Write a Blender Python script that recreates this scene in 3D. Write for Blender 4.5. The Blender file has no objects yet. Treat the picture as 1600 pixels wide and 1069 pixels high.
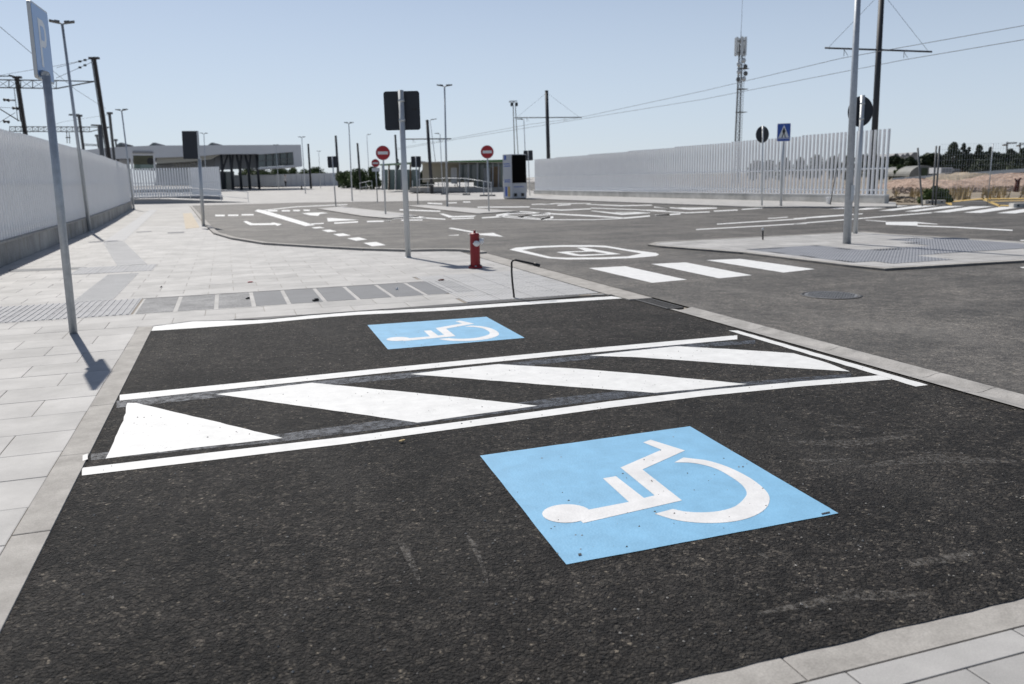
import bpy, bmesh, math, random
from mathutils import Vector, Matrix, Quaternion
random.seed(7)
C = bpy.context.scene.collection
R = math.radians
PI = math.pi

# ------------------------------------------------------------------ camera
FPX, PITCH, ROLL, YAW, EYE = 1281.08, .197891, -.0208203, .3267816, 1.42
cF = Vector((math.sin(YAW)*math.cos(PITCH), math.cos(YAW)*math.cos(PITCH), -math.sin(PITCH)))
r0 = Vector((math.cos(YAW), -math.sin(YAW), 0)); u0 = r0.cross(cF)
cR = r0*math.cos(ROLL)+u0*math.sin(ROLL)
cU = -r0*math.sin(ROLL)+u0*math.cos(ROLL)
hF = Vector((math.sin(YAW), math.cos(YAW), 0))          # horizontal forward
hR = Vector((math.cos(YAW), -math.sin(YAW), 0))
EYEV = Vector((0, 0, EYE))
cam = bpy.data.cameras.new('camera'); camo = bpy.data.objects.new('camera', cam); C.objects.link(camo)
camo.matrix_world = Matrix(((cR.x, cU.x, -cF.x, 0), (cR.y, cU.y, -cF.y, 0), (cR.z, cU.z, -cF.z, EYE), (0, 0, 0, 1)))
cam.sensor_width = 36; cam.lens = 36*FPX/1600
cam.clip_start = .05; cam.clip_end = 6000
cam.dof.use_dof = True; cam.dof.focus_distance = 4.6; cam.dof.aperture_fstop = 3.2
bpy.context.scene.camera = camo

# ------------------------------------------------------------------ light
SUN_EL, SUN_AZ = R(49), R(-12)                           # azimuth measured from +Y towards +X
sd = Vector((math.sin(SUN_AZ)*math.cos(SUN_EL), math.cos(SUN_AZ)*math.cos(SUN_EL), math.sin(SUN_EL)))
W = bpy.data.worlds.new('World'); bpy.context.scene.world = W; W.use_nodes = True
nt = W.node_tree
sky = nt.nodes.new('ShaderNodeTexSky'); sky.sky_type = 'NISHITA'; sky.sun_disc = False
sky.sun_elevation = SUN_EL; sky.sun_rotation = SUN_AZ
sky.altitude = 0; sky.air_density = .75; sky.dust_density = .35; sky.ozone_density = 1.6
bgn = nt.nodes['Background']; bgn.inputs['Strength'].default_value = .1
hs = nt.nodes.new('ShaderNodeHueSaturation'); hs.inputs['Saturation'].default_value = .85
mxw = nt.nodes.new('ShaderNodeMix'); mxw.data_type = 'RGBA'; mxw.inputs[7].default_value = (6.6, 7.5, 8.7, 1)
# summer haze: pale towards the horizon, clear blue higher up, the same all round
tcw = nt.nodes.new('ShaderNodeTexCoord'); sxw = nt.nodes.new('ShaderNodeSeparateXYZ'); nt.links.new(tcw.outputs['Generated'], sxw.inputs[0])
rpw = nt.nodes.new('ShaderNodeMapRange'); rpw.interpolation_type = 'SMOOTHSTEP'; rpw.inputs[1].default_value = 0; rpw.inputs[2].default_value = .42; rpw.inputs[3].default_value = .72; rpw.inputs[4].default_value = 0
nt.links.new(sxw.outputs['Z'], rpw.inputs[0]); nt.links.new(rpw.outputs[0], mxw.inputs[0])
nt.links.new(sky.outputs[0], hs.inputs['Color']); nt.links.new(hs.outputs[0], mxw.inputs[6]); nt.links.new(mxw.outputs[2], bgn.inputs[0])
sl = bpy.data.lights.new('sun', 'SUN'); sl.energy = 4.9; sl.angle = R(.53); sl.color = (1, .955, .89)
so = bpy.data.objects.new('sun', sl); C.objects.link(so)
so.rotation_euler = sd.to_track_quat('Z', 'Y').to_euler()
vs = bpy.context.scene.view_settings
vs.view_transform = 'Standard'; vs.look = 'None'; vs.exposure = -.1; vs.gamma = 1; vs.use_curve_mapping = False

# ------------------------------------------------------------------ measuring helpers
def gz(D):                                               # the station square rises gently beyond 60 m
    return 0 if D < 60 else .0125*(min(D, 135)-60)
def ray(px, py): return cF + cR*(px-800)/FPX - cU*(py-534.5)/FPX
def g(px, py, z=0.):                                     # point of the horizontal plane at height z
    d = ray(px, py); t = (z-EYE)/d.z
    return EYEV + d*t
def gs(px, py):                                          # point on the (rising) square
    d = ray(px, py); k = d.dot(hF)
    lo = 3.; hi = 400.
    for _ in range(50):
        m = (lo+hi)/2
        if EYE + d.z/k*m > gz(m): lo = m
        else: hi = m
    return EYEV + d/k*lo
def pd(px, py, D):                                       # point at horizontal depth D
    d = ray(px, py); return EYEV + d*(D/d.dot(hF))
def dep(p): return Vector((p[0], p[1], 0)).dot(hF)

# ------------------------------------------------------------------ materials
def mat(name, col, rough=.8, metal=0., var=.0, vscale=3., bump=0., bscale=60., spec=.5, col2=None, grain=0., gscale=200.):
    m = bpy.data.materials.new(name); m.use_nodes = True; t = m.node_tree; b = t.nodes['Principled BSDF']
    b.inputs['Roughness'].default_value = rough; b.inputs['Metallic'].default_value = metal
    b.inputs['Specular IOR Level'].default_value = spec
    c = (*col, 1)
    geo = t.nodes.new('ShaderNodeNewGeometry')
    out = None
    if var or col2:
        n = t.nodes.new('ShaderNodeTexNoise'); n.inputs['Scale'].default_value = vscale; n.inputs['Detail'].default_value = 6
        n.inputs['Roughness'].default_value = .65
        t.links.new(geo.outputs['Position'], n.inputs['Vector'])
        rp = t.nodes.new('ShaderNodeValToRGB'); rp.color_ramp.elements[0].position = .3; rp.color_ramp.elements[1].position = .7
        a = col; z = col2 or col
        rp.color_ramp.elements[0].color = (*[v*(1-var) for v in a], 1); rp.color_ramp.elements[1].color = (*[min(1, v*(1+var)) for v in z], 1)
        t.links.new(n.outputs['Fac'], rp.inputs['Fac']); out = rp.outputs['Color']
    if grain:
        n = t.nodes.new('ShaderNodeTexNoise'); n.inputs['Scale'].default_value = gscale; n.inputs['Detail'].default_value = 3
        t.links.new(geo.outputs['Position'], n.inputs['Vector'])
        mr = t.nodes.new('ShaderNodeMapRange'); mr.inputs[1].default_value = .3; mr.inputs[2].default_value = .7
        mr.inputs[3].default_value = 1-grain; mr.inputs[4].default_value = 1+grain
        t.links.new(n.outputs['Fac'], mr.inputs[0])
        mx = t.nodes.new('ShaderNodeVectorMath'); mx.operation = 'SCALE'
        if out: t.links.new(out, mx.inputs[0])
        else: mx.inputs[0].default_value = col
        t.links.new(mr.outputs[0], mx.inputs['Scale']); out = mx.outputs[0]
    if out: t.links.new(out, b.inputs['Base Color'])
    else: b.inputs['Base Color'].default_value = c
    if bump:
        n = t.nodes.new('ShaderNodeTexNoise'); n.inputs['Scale'].default_value = bscale; n.inputs['Detail'].default_value = 4
        t.links.new(geo.outputs['Position'], n.inputs['Vector'])
        bm_ = t.nodes.new('ShaderNodeBump'); bm_.inputs['Strength'].default_value = bump; bm_.inputs['Distance'].default_value = .5/bscale
        t.links.new(n.outputs['Fac'], bm_.inputs['Height']); t.links.new(bm_.outputs['Normal'], b.inputs['Normal'])
    return m

def N(t, kind, **kw):
    n = t.nodes.new(kind)
    for k, v in kw.items():
        if k in ('operation', 'blend_type', 'feature', 'data_type', 'distance'): setattr(n, k, v)
        else: n.inputs[k].default_value = v
    return n
def asphalt(name, dark, light, stone, bumpk, rough, spec, stains, coarse=.85, pore=.45):
    m = bpy.data.materials.new(name); m.use_nodes = True; t = m.node_tree; b = t.nodes['Principled BSDF']; L = t.links.new
    geo = t.nodes.new('ShaderNodeNewGeometry'); P = geo.outputs['Position']
    # binder colour with broad patches
    big = N(t, 'ShaderNodeTexNoise', Scale=.9, Detail=8., Roughness=.7); L(P, big.inputs['Vector'])
    rp = t.nodes.new('ShaderNodeValToRGB'); e = rp.color_ramp.elements
    e[0].position = .33; e[0].color = (*dark, 1); e[1].position = .68; e[1].color = (*light, 1); L(big.outputs['Fac'], rp.inputs['Fac'])
    # aggregate : one tone per stone
    v = N(t, 'ShaderNodeTexVoronoi', Scale=95., Randomness=1.); L(P, v.inputs['Vector'])
    sp = t.nodes.new('ShaderNodeSeparateColor'); L(v.outputs['Color'], sp.inputs[0])
    st = t.nodes.new('ShaderNodeValToRGB'); e = st.color_ramp.elements
    e[0].position = 0; e[0].color = (.62, .6, .58, 1); e[1].position = .75; e[1].color = (1.2, 1.2, 1.2, 1)
    x = st.color_ramp.elements.new(.965); x.color = (1.6, 1.58, 1.5, 1); x = st.color_ramp.elements.new(.985); x.color = (*[s for s in stone], 1)
    L(sp.outputs[0], st.inputs['Fac'])
    mul = N(t, 'ShaderNodeMix', data_type='RGBA', blend_type='MULTIPLY'); mul.inputs[0].default_value = 1
    L(rp.outputs[0], mul.inputs[6]); L(st.outputs[0], mul.inputs[7])
    vb = N(t, 'ShaderNodeTexVoronoi', Scale=46., Randomness=1.); L(P, vb.inputs['Vector'])
    sb = t.nodes.new('ShaderNodeSeparateColor'); L(vb.outputs['Color'], sb.inputs[0])
    bt = t.nodes.new('ShaderNodeValToRGB'); e = bt.color_ramp.elements
    e[0].position = 0; e[0].color = (.55, .55, .55, 1); e[1].position = .8; e[1].color = (1.15, 1.13, 1.1, 1)
    x = bt.color_ramp.elements.new(.93); x.color = (1.75, 1.7, 1.62, 1)
    L(sb.outputs[1], bt.inputs['Fac'])
    ve = N(t, 'ShaderNodeTexVoronoi', Scale=46., Randomness=1., feature='DISTANCE_TO_EDGE'); L(P, ve.inputs['Vector'])
    pe = N(t, 'ShaderNodeMapRange'); pe.inputs[1].default_value = 0; pe.inputs[2].default_value = .12; pe.inputs[3].default_value = pore; pe.inputs[4].default_value = 1; L(ve.outputs['Distance'], pe.inputs[0])
    m3 = N(t, 'ShaderNodeMix', data_type='RGBA', blend_type='MULTIPLY'); m3.inputs[0].default_value = coarse; L(mul.outputs[2], m3.inputs[6]); L(bt.outputs[0], m3.inputs[7])
    m4 = N(t, 'ShaderNodeVectorMath', operation='SCALE'); L(m3.outputs[2], m4.inputs[0]); L(pe.outputs[0], m4.inputs['Scale'])
    # mottled lumps a few centimetres wide
    lump = N(t, 'ShaderNodeTexNoise', Scale=26., Detail=5., Roughness=.75); L(P, lump.inputs['Vector'])
    lr = N(t, 'ShaderNodeMapRange'); lr.inputs[1].default_value = .35; lr.inputs[2].default_value = .65; lr.inputs[3].default_value = .5; lr.inputs[4].default_value = 1.55
    L(lump.outputs['Fac'], lr.inputs[0])
    mid = N(t, 'ShaderNodeTexNoise', Scale=7., Detail=10., Roughness=.8); L(P, mid.inputs['Vector'])
    ml = N(t, 'ShaderNodeMapRange'); ml.inputs[1].default_value = .36; ml.inputs[2].default_value = .64; ml.inputs[3].default_value = .45; ml.inputs[4].default_value = 1.6; L(mid.outputs['Fac'], ml.inputs[0])
    mm_ = N(t, 'ShaderNodeMath', operation='MULTIPLY'); L(lr.outputs[0], mm_.inputs[0]); L(ml.outputs[0], mm_.inputs[1])
    mu2 = N(t, 'ShaderNodeVectorMath', operation='SCALE'); L(m4.outputs[0], mu2.inputs[0]); L(mm_.outputs[0], mu2.inputs['Scale'])
    # pale dusty stains drawn out along the lane
    mp = t.nodes.new('ShaderNodeMapping'); mp.inputs['Scale'].default_value = (.55, .22, 1); mp.inputs['Rotation'].default_value = (0, 0, R(8)); L(P, mp.inputs['Vector'])
    du = N(t, 'ShaderNodeTexNoise', Scale=1.6, Detail=9., Roughness=.7); L(mp.outputs[0], du.inputs['Vector'])
    dr = N(t, 'ShaderNodeMapRange'); dr.inputs[1].default_value = .5; dr.inputs[2].default_value = .78; dr.inputs[3].default_value = 0; dr.inputs[4].default_value = stains
    L(du.outputs['Fac'], dr.inputs[0])
    mq = t.nodes.new('ShaderNodeMapping'); mq.inputs['Scale'].default_value = (.16, 1.1, 1); mq.inputs['Rotation'].default_value = (0, 0, R(-14)); L(P, mq.inputs['Vector'])
    ty = N(t, 'ShaderNodeTexNoise', Scale=.9, Detail=6., Roughness=.6); L(mq.outputs[0], ty.inputs['Vector'])
    tr_ = N(t, 'ShaderNodeMapRange'); tr_.inputs[1].default_value = .35; tr_.inputs[2].default_value = .6; tr_.inputs[3].default_value = 1-stains*.75; tr_.inputs[4].default_value = 1.; L(ty.outputs['Fac'], tr_.inputs[0])
    mu5 = N(t, 'ShaderNodeVectorMath', operation='SCALE'); L(mu2.outputs[0], mu5.inputs[0]); L(tr_.outputs[0], mu5.inputs['Scale']); mu2 = mu5
    mx = N(t, 'ShaderNodeMix', data_type='RGBA'); L(dr.outputs[0], mx.inputs[0]); L(mu2.outputs[0], mx.inputs[6]); mx.inputs[7].default_value = (.22, .205, .185, 1)
    L(mx.outputs[2], b.inputs['Base Color'])
    # relief
    v2 = N(t, 'ShaderNodeTexVoronoi', Scale=85., Randomness=1., feature='F1'); L(P, v2.inputs['Vector'])
    inv = N(t, 'ShaderNodeMath', operation='SUBTRACT'); inv.inputs[0].default_value = 1; L(v2.outputs['Distance'], inv.inputs[1])
    add = N(t, 'ShaderNodeMath', operation='MULTIPLY_ADD'); L(lump.outputs['Fac'], add.inputs[0]); add.inputs[1].default_value = 3.; L(inv.outputs[0], add.inputs[2])
    fine = N(t, 'ShaderNodeTexNoise', Scale=260., Detail=3.); L(P, fine.inputs['Vector'])
    ad3 = N(t, 'ShaderNodeMath', operation='MULTIPLY_ADD'); L(pe.outputs[0], ad3.inputs[0]); ad3.inputs[1].default_value = .9; L(add.outputs[0], ad3.inputs[2])
    ad2 = N(t, 'ShaderNodeMath', operation='MULTIPLY_ADD'); L(fine.outputs['Fac'], ad2.inputs[0]); ad2.inputs[1].default_value = .5; L(ad3.outputs[0], ad2.inputs[2])
    bu = N(t, 'ShaderNodeBump', Strength=bumpk, Distance=.011); L(ad2.outputs[0], bu.inputs['Height']); L(bu.outputs['Normal'], b.inputs['Normal'])
    b.inputs['Roughness'].default_value = rough; b.inputs['Specular IOR Level'].default_value = spec
    return m
def paint(name, col, wear, base=(.04, .038, .036), rough=.6):
    m = bpy.data.materials.new(name); m.use_nodes = True; t = m.node_tree; b = t.nodes['Principled BSDF']; L = t.links.new
    geo = t.nodes.new('ShaderNodeNewGeometry'); P = geo.outputs['Position']
    n1 = N(t, 'ShaderNodeTexNoise', Scale=55., Detail=8., Roughness=.75); L(P, n1.inputs['Vector'])
    n2 = N(t, 'ShaderNodeTexNoise', Scale=2.6, Detail=5., Roughness=.6); L(P, n2.inputs['Vector'])
    ad = N(t, 'ShaderNodeMath', operation='MULTIPLY_ADD'); L(n2.outputs['Fac'], ad.inputs[0]); ad.inputs[1].default_value = .55; L(n1.outputs['Fac'], ad.inputs[2])
    mr = N(t, 'ShaderNodeMapRange'); mr.inputs[1].default_value = 1.02-wear; mr.inputs[2].default_value = 1.06-wear; mr.inputs[4].default_value = .75; L(ad.outputs[0], mr.inputs[0])
    n3 = N(t, 'ShaderNodeTexNoise', Scale=7., Detail=8., Roughness=.7); L(P, n3.inputs['Vector'])
    r3 = N(t, 'ShaderNodeMapRange'); r3.inputs[1].default_value = .3; r3.inputs[2].default_value = .7; r3.inputs[3].default_value = .84; r3.inputs[4].default_value = 1.06; L(n3.outputs['Fac'], r3.inputs[0])
    sc = N(t, 'ShaderNodeVectorMath', operation='SCALE'); sc.inputs[0].default_value = col; L(r3.outputs[0], sc.inputs['Scale'])
    mx = N(t, 'ShaderNodeMix', data_type='RGBA'); L(mr.outputs[0], mx.inputs[0]); L(sc.outputs[0], mx.inputs[6]); mx.inputs[7].default_value = (*base, 1)
    L(mx.outputs[2], b.inputs['Base Color'])
    v2 = N(t, 'ShaderNodeTexVoronoi', Scale=85., Randomness=1.); L(P, v2.inputs['Vector'])
    a2 = N(t, 'ShaderNodeMath', operation='ADD'); L(v2.outputs['Distance'], a2.inputs[0]); L(n1.outputs['Fac'], a2.inputs[1])
    bu = N(t, 'ShaderNodeBump', Strength=.35, Distance=.002); L(a2.outputs[0], bu.inputs['Height']); L(bu.outputs['Normal'], b.inputs['Normal'])
    b.inputs['Roughness'].default_value = rough; b.inputs['Specular IOR Level'].default_value = .4
    return m

M = {}
M['asp_new'] = asphalt('fresh_asphalt', (.0175, .0158, .014), (.060, .0545, .049), (3.8, 3.7, 3.4), 1., .78, .24, .2, 1., .5)
M['asp_old'] = asphalt('road_asphalt', (.045, .0415, .037), (.13, .12, .107), (1.8, 1.75, 1.7), .4, .72, .55, .55, .5, .75)
M['paint'] = paint('white_road_paint', (.73, .73, .715), .07)
M['paint_worn'] = paint('worn_white_road_paint', (.72, .71, .69), .12)
M['symbol'] = paint('symbol_white_paint', (.72, .715, .71), .04)
M['blue'] = paint('blue_road_paint', (.22, .455, .66), .03, (.07, .12, .2), .5)
M['ghost'] = paint('ground_off_line', (.085, .09, .102), .18, (.035, .034, .033), .45)
def broken(key, lo, hi, top, sc):                         # worn through in patches
    _t = M[key].node_tree; _g = _t.nodes.new('ShaderNodeNewGeometry'); _n = N(_t, 'ShaderNodeTexNoise', Scale=sc, Detail=9., Roughness=.8); _t.links.new(_g.outputs['Position'], _n.inputs['Vector'])
    _m = N(_t, 'ShaderNodeMapRange'); _m.inputs[1].default_value = lo; _m.inputs[2].default_value = hi; _m.inputs[4].default_value = top; _t.links.new(_n.outputs['Fac'], _m.inputs[0]); _t.links.new(_m.outputs[0], _t.nodes['Principled BSDF'].inputs['Alpha'])
broken('ghost', .38, .56, .85, 14.)
M['tarpatch'] = mat('tar_smear', (.03, .029, .028), .6, var=.3, vscale=20, bump=.4, bscale=120)
M['yellow'] = paint('yellow_paint', (.62, .42, .12), .1)
M['slab'] = mat('concrete_slab', (.35, .342, .33), .72, var=.11, vscale=1.6, bump=.25, bscale=160, col2=(.43, .42, .404), grain=.09, gscale=320)
M['slab_far'] = mat('square_concrete', (.40, .388, .37), .85, var=.06, vscale=.5, col2=(.46, .448, .425), grain=.05, gscale=2)
M['mortar'] = mat('mortar', (.27, .24, .20), .95)
M['kerb'] = mat('kerb_concrete', (.30, .283, .26), .85, var=.12, vscale=5, bump=.3, bscale=90, col2=(.38, .362, .335), grain=.12, gscale=150)
M['gutter'] = mat('gutter_concrete', (.27, .26, .245), .85, var=.15, vscale=4, bump=.35, bscale=70, col2=(.38, .365, .345), grain=.14, gscale=110)
M['grey_slab'] = mat('slate_grey_slab', (.155, .16, .168), .75, var=.1, vscale=3, bump=.4, bscale=90, grain=.15, gscale=160)
M['mottled_slab'] = mat('mottled_grey_slab', (.17, .172, .175), .8, var=.1, vscale=3, bump=.5, bscale=70, col2=(.26, .26, .26), grain=.3, gscale=60)
M['tactile'] = mat('tactile_concrete', (.36, .362, .37), .8, var=.08, vscale=2, bump=.2, bscale=150, grain=.1, gscale=200)
M['tactile_pale'] = mat('pale_tactile_concrete', (.43, .43, .43), .8, var=.08, vscale=2, bump=.2, bscale=150, grain=.1, gscale=200)
M['tactile_blue'] = mat('blue_grey_tactile', (.25, .26, .285), .75, var=.08, vscale=2, grain=.1, gscale=200)
M['sand'] = mat('sand_tactile', (.50, .43, .33), .85, var=.08, vscale=2)
M['concrete'] = mat('wall_concrete', (.42, .41, .38), .9, var=.15, vscale=.9, bump=.3, bscale=30, col2=(.58, .565, .53), grain=.1, gscale=30)
M['white_metal'] = mat('white_lacquered_steel', (.80, .81, .82), .45, var=.03, vscale=2)
M['galv'] = mat('galvanised_steel', (.40, .43, .46), .5, .5, var=.05, vscale=18, col2=(.48, .51, .54))
M['galv_light'] = mat('bright_galvanised_steel', (.55, .57, .58), .45, .35, var=.06, vscale=12)
M['dark_steel'] = mat('dark_painted_steel', (.035, .038, .044), .6, .2, var=.1, vscale=4)
M['mast_brown'] = mat('weathered_mast_steel', (.075, .068, .068), .65, .2, var=.15, vscale=5)
M['mast_grey'] = mat('grey_mast_steel', (.13, .135, .14), .65, .2, var=.1, vscale=5)
M['sign_back'] = mat('dark_sign_back', (.022, .026, .034), .6, .1, var=.08, vscale=6)
M['sign_blue'] = mat('sign_blue', (.03, .10, .42), .4)
M['p_blue_glare'] = mat('glare_paled_sign_blue', (.24, .40, .68), .35)  # glare of grazing sun put into the colour as a paler blue
M['sign_white'] = mat('sign_white', (.78, .78, .78), .4)
M['sign_red'] = mat('sign_red', (.42, .012, .02), .4)
M['red'] = mat('hydrant_red', (.25, .009, .014), .45, var=.12, vscale=9)
M['black'] = mat('black_plastic', (.008, .008, .009), .45)
M['screen'] = mat('dark_screen', (.003, .003, .003), .6, spec=.05)
M['glass'] = mat('tinted_glass', (.05, .075, .08), .08, spec=.8)
M['glass_green'] = mat('green_glass', (.10, .15, .14), .1, spec=.8)
M['green'] = mat('green_roof_edge', (.06, .16, .05), .6)
M['sage'] = mat('sage_green_panel', (.22, .31, .22), .7)
M['beige'] = mat('beige_panel', (.40, .37, .30), .8, var=.06, vscale=.8)
M['brown'] = mat('brown_timber', (.17, .12, .075), .8, var=.2, vscale=2)
M['white_wall'] = mat('white_render', (.55, .56, .58), .7, var=.04, vscale=.4)
M['grey_wall'] = mat('grey_render', (.28, .29, .31), .8, var=.06, vscale=.6)
M['soffit'] = mat('soffit_panel', (.40, .39, .35), .8)
M['earth'] = mat('dry_earth', (.20, .165, .12), .95, var=.3, vscale=.5, bump=.8, bscale=5, col2=(.30, .25, .19))
M['red_earth'] = mat('reddish_spoil', (.24, .165, .125), .95, var=.3, vscale=1.6, bump=1., bscale=3, col2=(.37, .275, .22))
M['rubble'] = mat('rubble_stone', (.30, .24, .20), .95, var=.3, vscale=2)
M['leaf'] = mat('leaf', (.035, .06, .018), .7, var=.5, vscale=.8, col2=(.075, .11, .035))
M['leaf_dark'] = mat('dark_leaf', (.018, .032, .014), .7, var=.5, vscale=.5, col2=(.04, .058, .025))
M['leaf_bright'] = mat('bright_leaf', (.05, .085, .02), .7, var=.4, vscale=3, col2=(.10, .14, .04))
M['bark'] = mat('bark', (.09, .07, .055), .9, var=.2, vscale=5)
M['tarp'] = mat('pale_tarpaulin', (.19, .19, .175), .6, var=.15, vscale=.7)
M['iron'] = mat('cast_iron', (.075, .072, .068), .6, .3, var=.2, vscale=20, bump=.5, bscale=60)
M['skin'] = mat('skin', (.42, .26, .19), .6)
M['cloth_dark'] = mat('dark_cloth', (.02, .02, .024), .9)
M['cloth_pale'] = mat('pale_cloth', (.5, .48, .48), .9)
M['trunk_red'] = mat('rusty_trunk', (.10, .035, .025), .9)
M['straw'] = mat('dry_straw', (.34, .26, .14), .95, var=.2, vscale=2)
M['roof_grey'] = mat('roof_sheet', (.22, .225, .235), .6, var=.05, vscale=1)

M['concrete_dark'] = mat('darker_wall_concrete', (.26, .255, .24), .9, var=.2, vscale=.9, bump=.3, bscale=30, col2=(.36, .35, .33), grain=.1, gscale=30)  # darker tone of the wall concrete, source of the stained copy
def concrete_stained():                                   # rust and lime runs under the panels
    m = M['concrete_dark'].copy(); m.name = 'stained_wall_concrete'; t = m.node_tree; b = t.nodes['Principled BSDF']; L = t.links.new
    src = b.inputs['Base Color'].links[0].from_socket
    geo = t.nodes.new('ShaderNodeNewGeometry'); mp = t.nodes.new('ShaderNodeMapping'); mp.inputs['Scale'].default_value = (1, 1.6, .25); L(geo.outputs['Position'], mp.inputs['Vector'])
    n = N(t, 'ShaderNodeTexNoise', Scale=2.2, Detail=6., Roughness=.6); L(mp.outputs[0], n.inputs['Vector'])
    mr = N(t, 'ShaderNodeMapRange'); mr.inputs[1].default_value = .52; mr.inputs[2].default_value = .72; mr.inputs[4].default_value = .7; L(n.outputs['Fac'], mr.inputs[0])
    mx = N(t, 'ShaderNodeMix', data_type='RGBA'); L(mr.outputs[0], mx.inputs[0]); L(src, mx.inputs[6]); mx.inputs[7].default_value = (.16, .13, .085, 1)
    L(mx.outputs[2], b.inputs['Base Color']); return m
M['concrete_stained'] = concrete_stained()

# ------------------------------------------------------------------ object helpers
def link(o, parent=None):
    C.objects.link(o)
    if parent is not None: o.parent = parent
    return o
def obj(name, bm, m, parent=None, smooth=False):
    me = bpy.data.meshes.new(name)
    if smooth:
        for f in bm.faces: f.smooth = True
    bmesh.ops.recalc_face_normals(bm, faces=bm.faces[:])
    bm.to_mesh(me); bm.free()
    me.materials.append(M[m] if isinstance(m, str) else m)
    return link(bpy.data.objects.new(name, me), parent)
def tag(o, label, cat, group=None, kind=None):
    o['label'] = label; o['category'] = cat
    if group: o['group'] = group
    if kind: o['kind'] = kind
    return o
def struct(o, kind='structure'): o['kind'] = kind; return o
def empty(name, loc=(0, 0, 0), parent=None):
    o = bpy.data.objects.new(name, None); o.location = loc; o.empty_display_size = .2
    return link(o, parent)
def thing(name, label, cat, loc=(0, 0, 0), rotz=0, group=None):
    o = empty(name, loc); o.rotation_euler = (0, 0, rotz); return tag(o, label, cat, group)
def box(bm, x0, x1, y0, y1, z0, z1, mx=None):
    vs_ = [bm.verts.new(Vector(p) if mx is None else mx @ Vector(p)) for p in
           ((x0, y0, z0), (x1, y0, z0), (x1, y1, z0), (x0, y1, z0), (x0, y0, z1), (x1, y0, z1), (x1, y1, z1), (x0, y1, z1))]
    for f in ((3, 2, 1, 0), (4, 5, 6, 7), (0, 1, 5, 4), (1, 2, 6, 5), (2, 3, 7, 6), (3, 0, 4, 7)): bm.faces.new([vs_[i] for i in f])
    return bm
def B(*a, **k): return box(bmesh.new(), *a, **k)
def bar(bm, p, q, w, h=None):                             # rectangular bar between two points
    p = Vector(p); q = Vector(q); h = h or w
    d = (q-p); L = d.length; d.normalize()
    up = Vector((0, 0, 1)) if abs(d.z) < .95 else Vector((0, 1, 0))
    s = d.cross(up).normalized(); u = s.cross(d)
    mx = Matrix(((s.x, u.x, d.x, p.x), (s.y, u.y, d.y, p.y), (s.z, u.z, d.z, p.z), (0, 0, 0, 1)))
    return box(bm, -w/2, w/2, -h/2, h/2, 0, L, mx)
def tube(bm, pts, r, n=8, cap=True):                      # round tube through points; r number or list
    pts = [Vector(p) for p in pts]; rings = []
    for i, p in enumerate(pts):
        d = (pts[min(i+1, len(pts)-1)]-pts[max(i-1, 0)]).normalized()
        up = Vector((0, 0, 1)) if abs(d.z) < .9 else Vector((0, 1, 0))
        s = d.cross(up).normalized(); u = s.cross(d)
        rr = r[i] if isinstance(r, (list, tuple)) else r
        rings.append([bm.verts.new(p+(s*math.cos(2*PI*k/n)+u*math.sin(2*PI*k/n))*rr) for k in range(n)])
    for a, b in zip(rings, rings[1:]):
        for k in range(n): f = bm.faces.new((a[k], a[(k+1) % n], b[(k+1) % n], b[k])); f.smooth = True
    if cap: bm.faces.new(rings[0][::-1]); bm.faces.new(rings[-1])
    return bm
def lathe(bm, prof, n=16, mx=None):                       # (radius, z) profile about the z axis
    rings = []
    for r, z in prof:
        rings.append([bm.verts.new((mx or Matrix()) @ Vector((r*math.cos(2*PI*k/n), r*math.sin(2*PI*k/n), z))) for k in range(n)])
    for a, b in zip(rings, rings[1:]):
        for k in range(n): f = bm.faces.new((a[k], a[(k+1) % n], b[(k+1) % n], b[k])); f.smooth = True
    bm.faces.new(rings[0][::-1]); bm.faces.new(rings[-1])
    return bm
def prism(bm, poly, z0, z1, mx=None):                     # polygon (x, y) extruded in z
    mx = mx or Matrix()
    a = [bm.verts.new(mx @ Vector((p[0], p[1], z0))) for p in poly]; b = [bm.verts.new(mx @ Vector((p[0], p[1], z1))) for p in poly]
    n = len(poly)
    bm.faces.new(a[::-1]); bm.faces.new(b)
    for i in range(n): bm.faces.new((a[i], a[(i+1) % n], b[(i+1) % n], b[i]))
    return bm
def flat(name, polys, z, m, parent=None, holes=None, step=None):  # sheet from polygons in world x, y
    from mathutils.geometry import tessellate_polygon
    bm = bmesh.new()
    for i, poly in enumerate(polys):
        loops = [[Vector((p[0], p[1], 0)) for p in poly]]
        if holes and i in holes: loops += [[Vector((p[0], p[1], 0)) for p in h] for h in holes[i]]
        fl = [v for l in loops for v in l]
        vs_ = [bm.verts.new((v.x, v.y, z)) for v in fl]
        for tri in tessellate_polygon(loops):
            a, b, c = (fl[k] for k in tri)
            if abs((b-a).cross(c-a).z) > 1e-9:
                t3 = tri if (b-a).cross(c-a).z > 0 else tri[::-1]
                try: bm.faces.new([vs_[k] for k in t3])
                except ValueError: pass
    me = bpy.data.meshes.new(name); bm.to_mesh(me); bm.free(); me.materials.append(M[m] if isinstance(m, str) else m)
    return link(bpy.data.objects.new(name, me), parent)
def W2(pts, z=0.): return [g(x, y, z).to_2d() for x, y in pts]
def crop(ox, oy, s, pts): return [(ox+x/s, oy+y/s) for x, y in pts]
def rough_edge(poly, step=.08, amp=.004):                 # slightly uneven hand-laid paint edge
    out = []
    for a, b in zip(poly, poly[1:]+poly[:1]):
        a = Vector(a); b = Vector(b); n = max(1, int((b-a).length/step)); nn = Vector((-(b-a).y, (b-a).x))
        nn = nn.normalized() if nn.length else nn
        for i in range(n): out.append(a.lerp(b, i/n)+nn*(random.uniform(-amp, amp) if i else 0))
    return out
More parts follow.
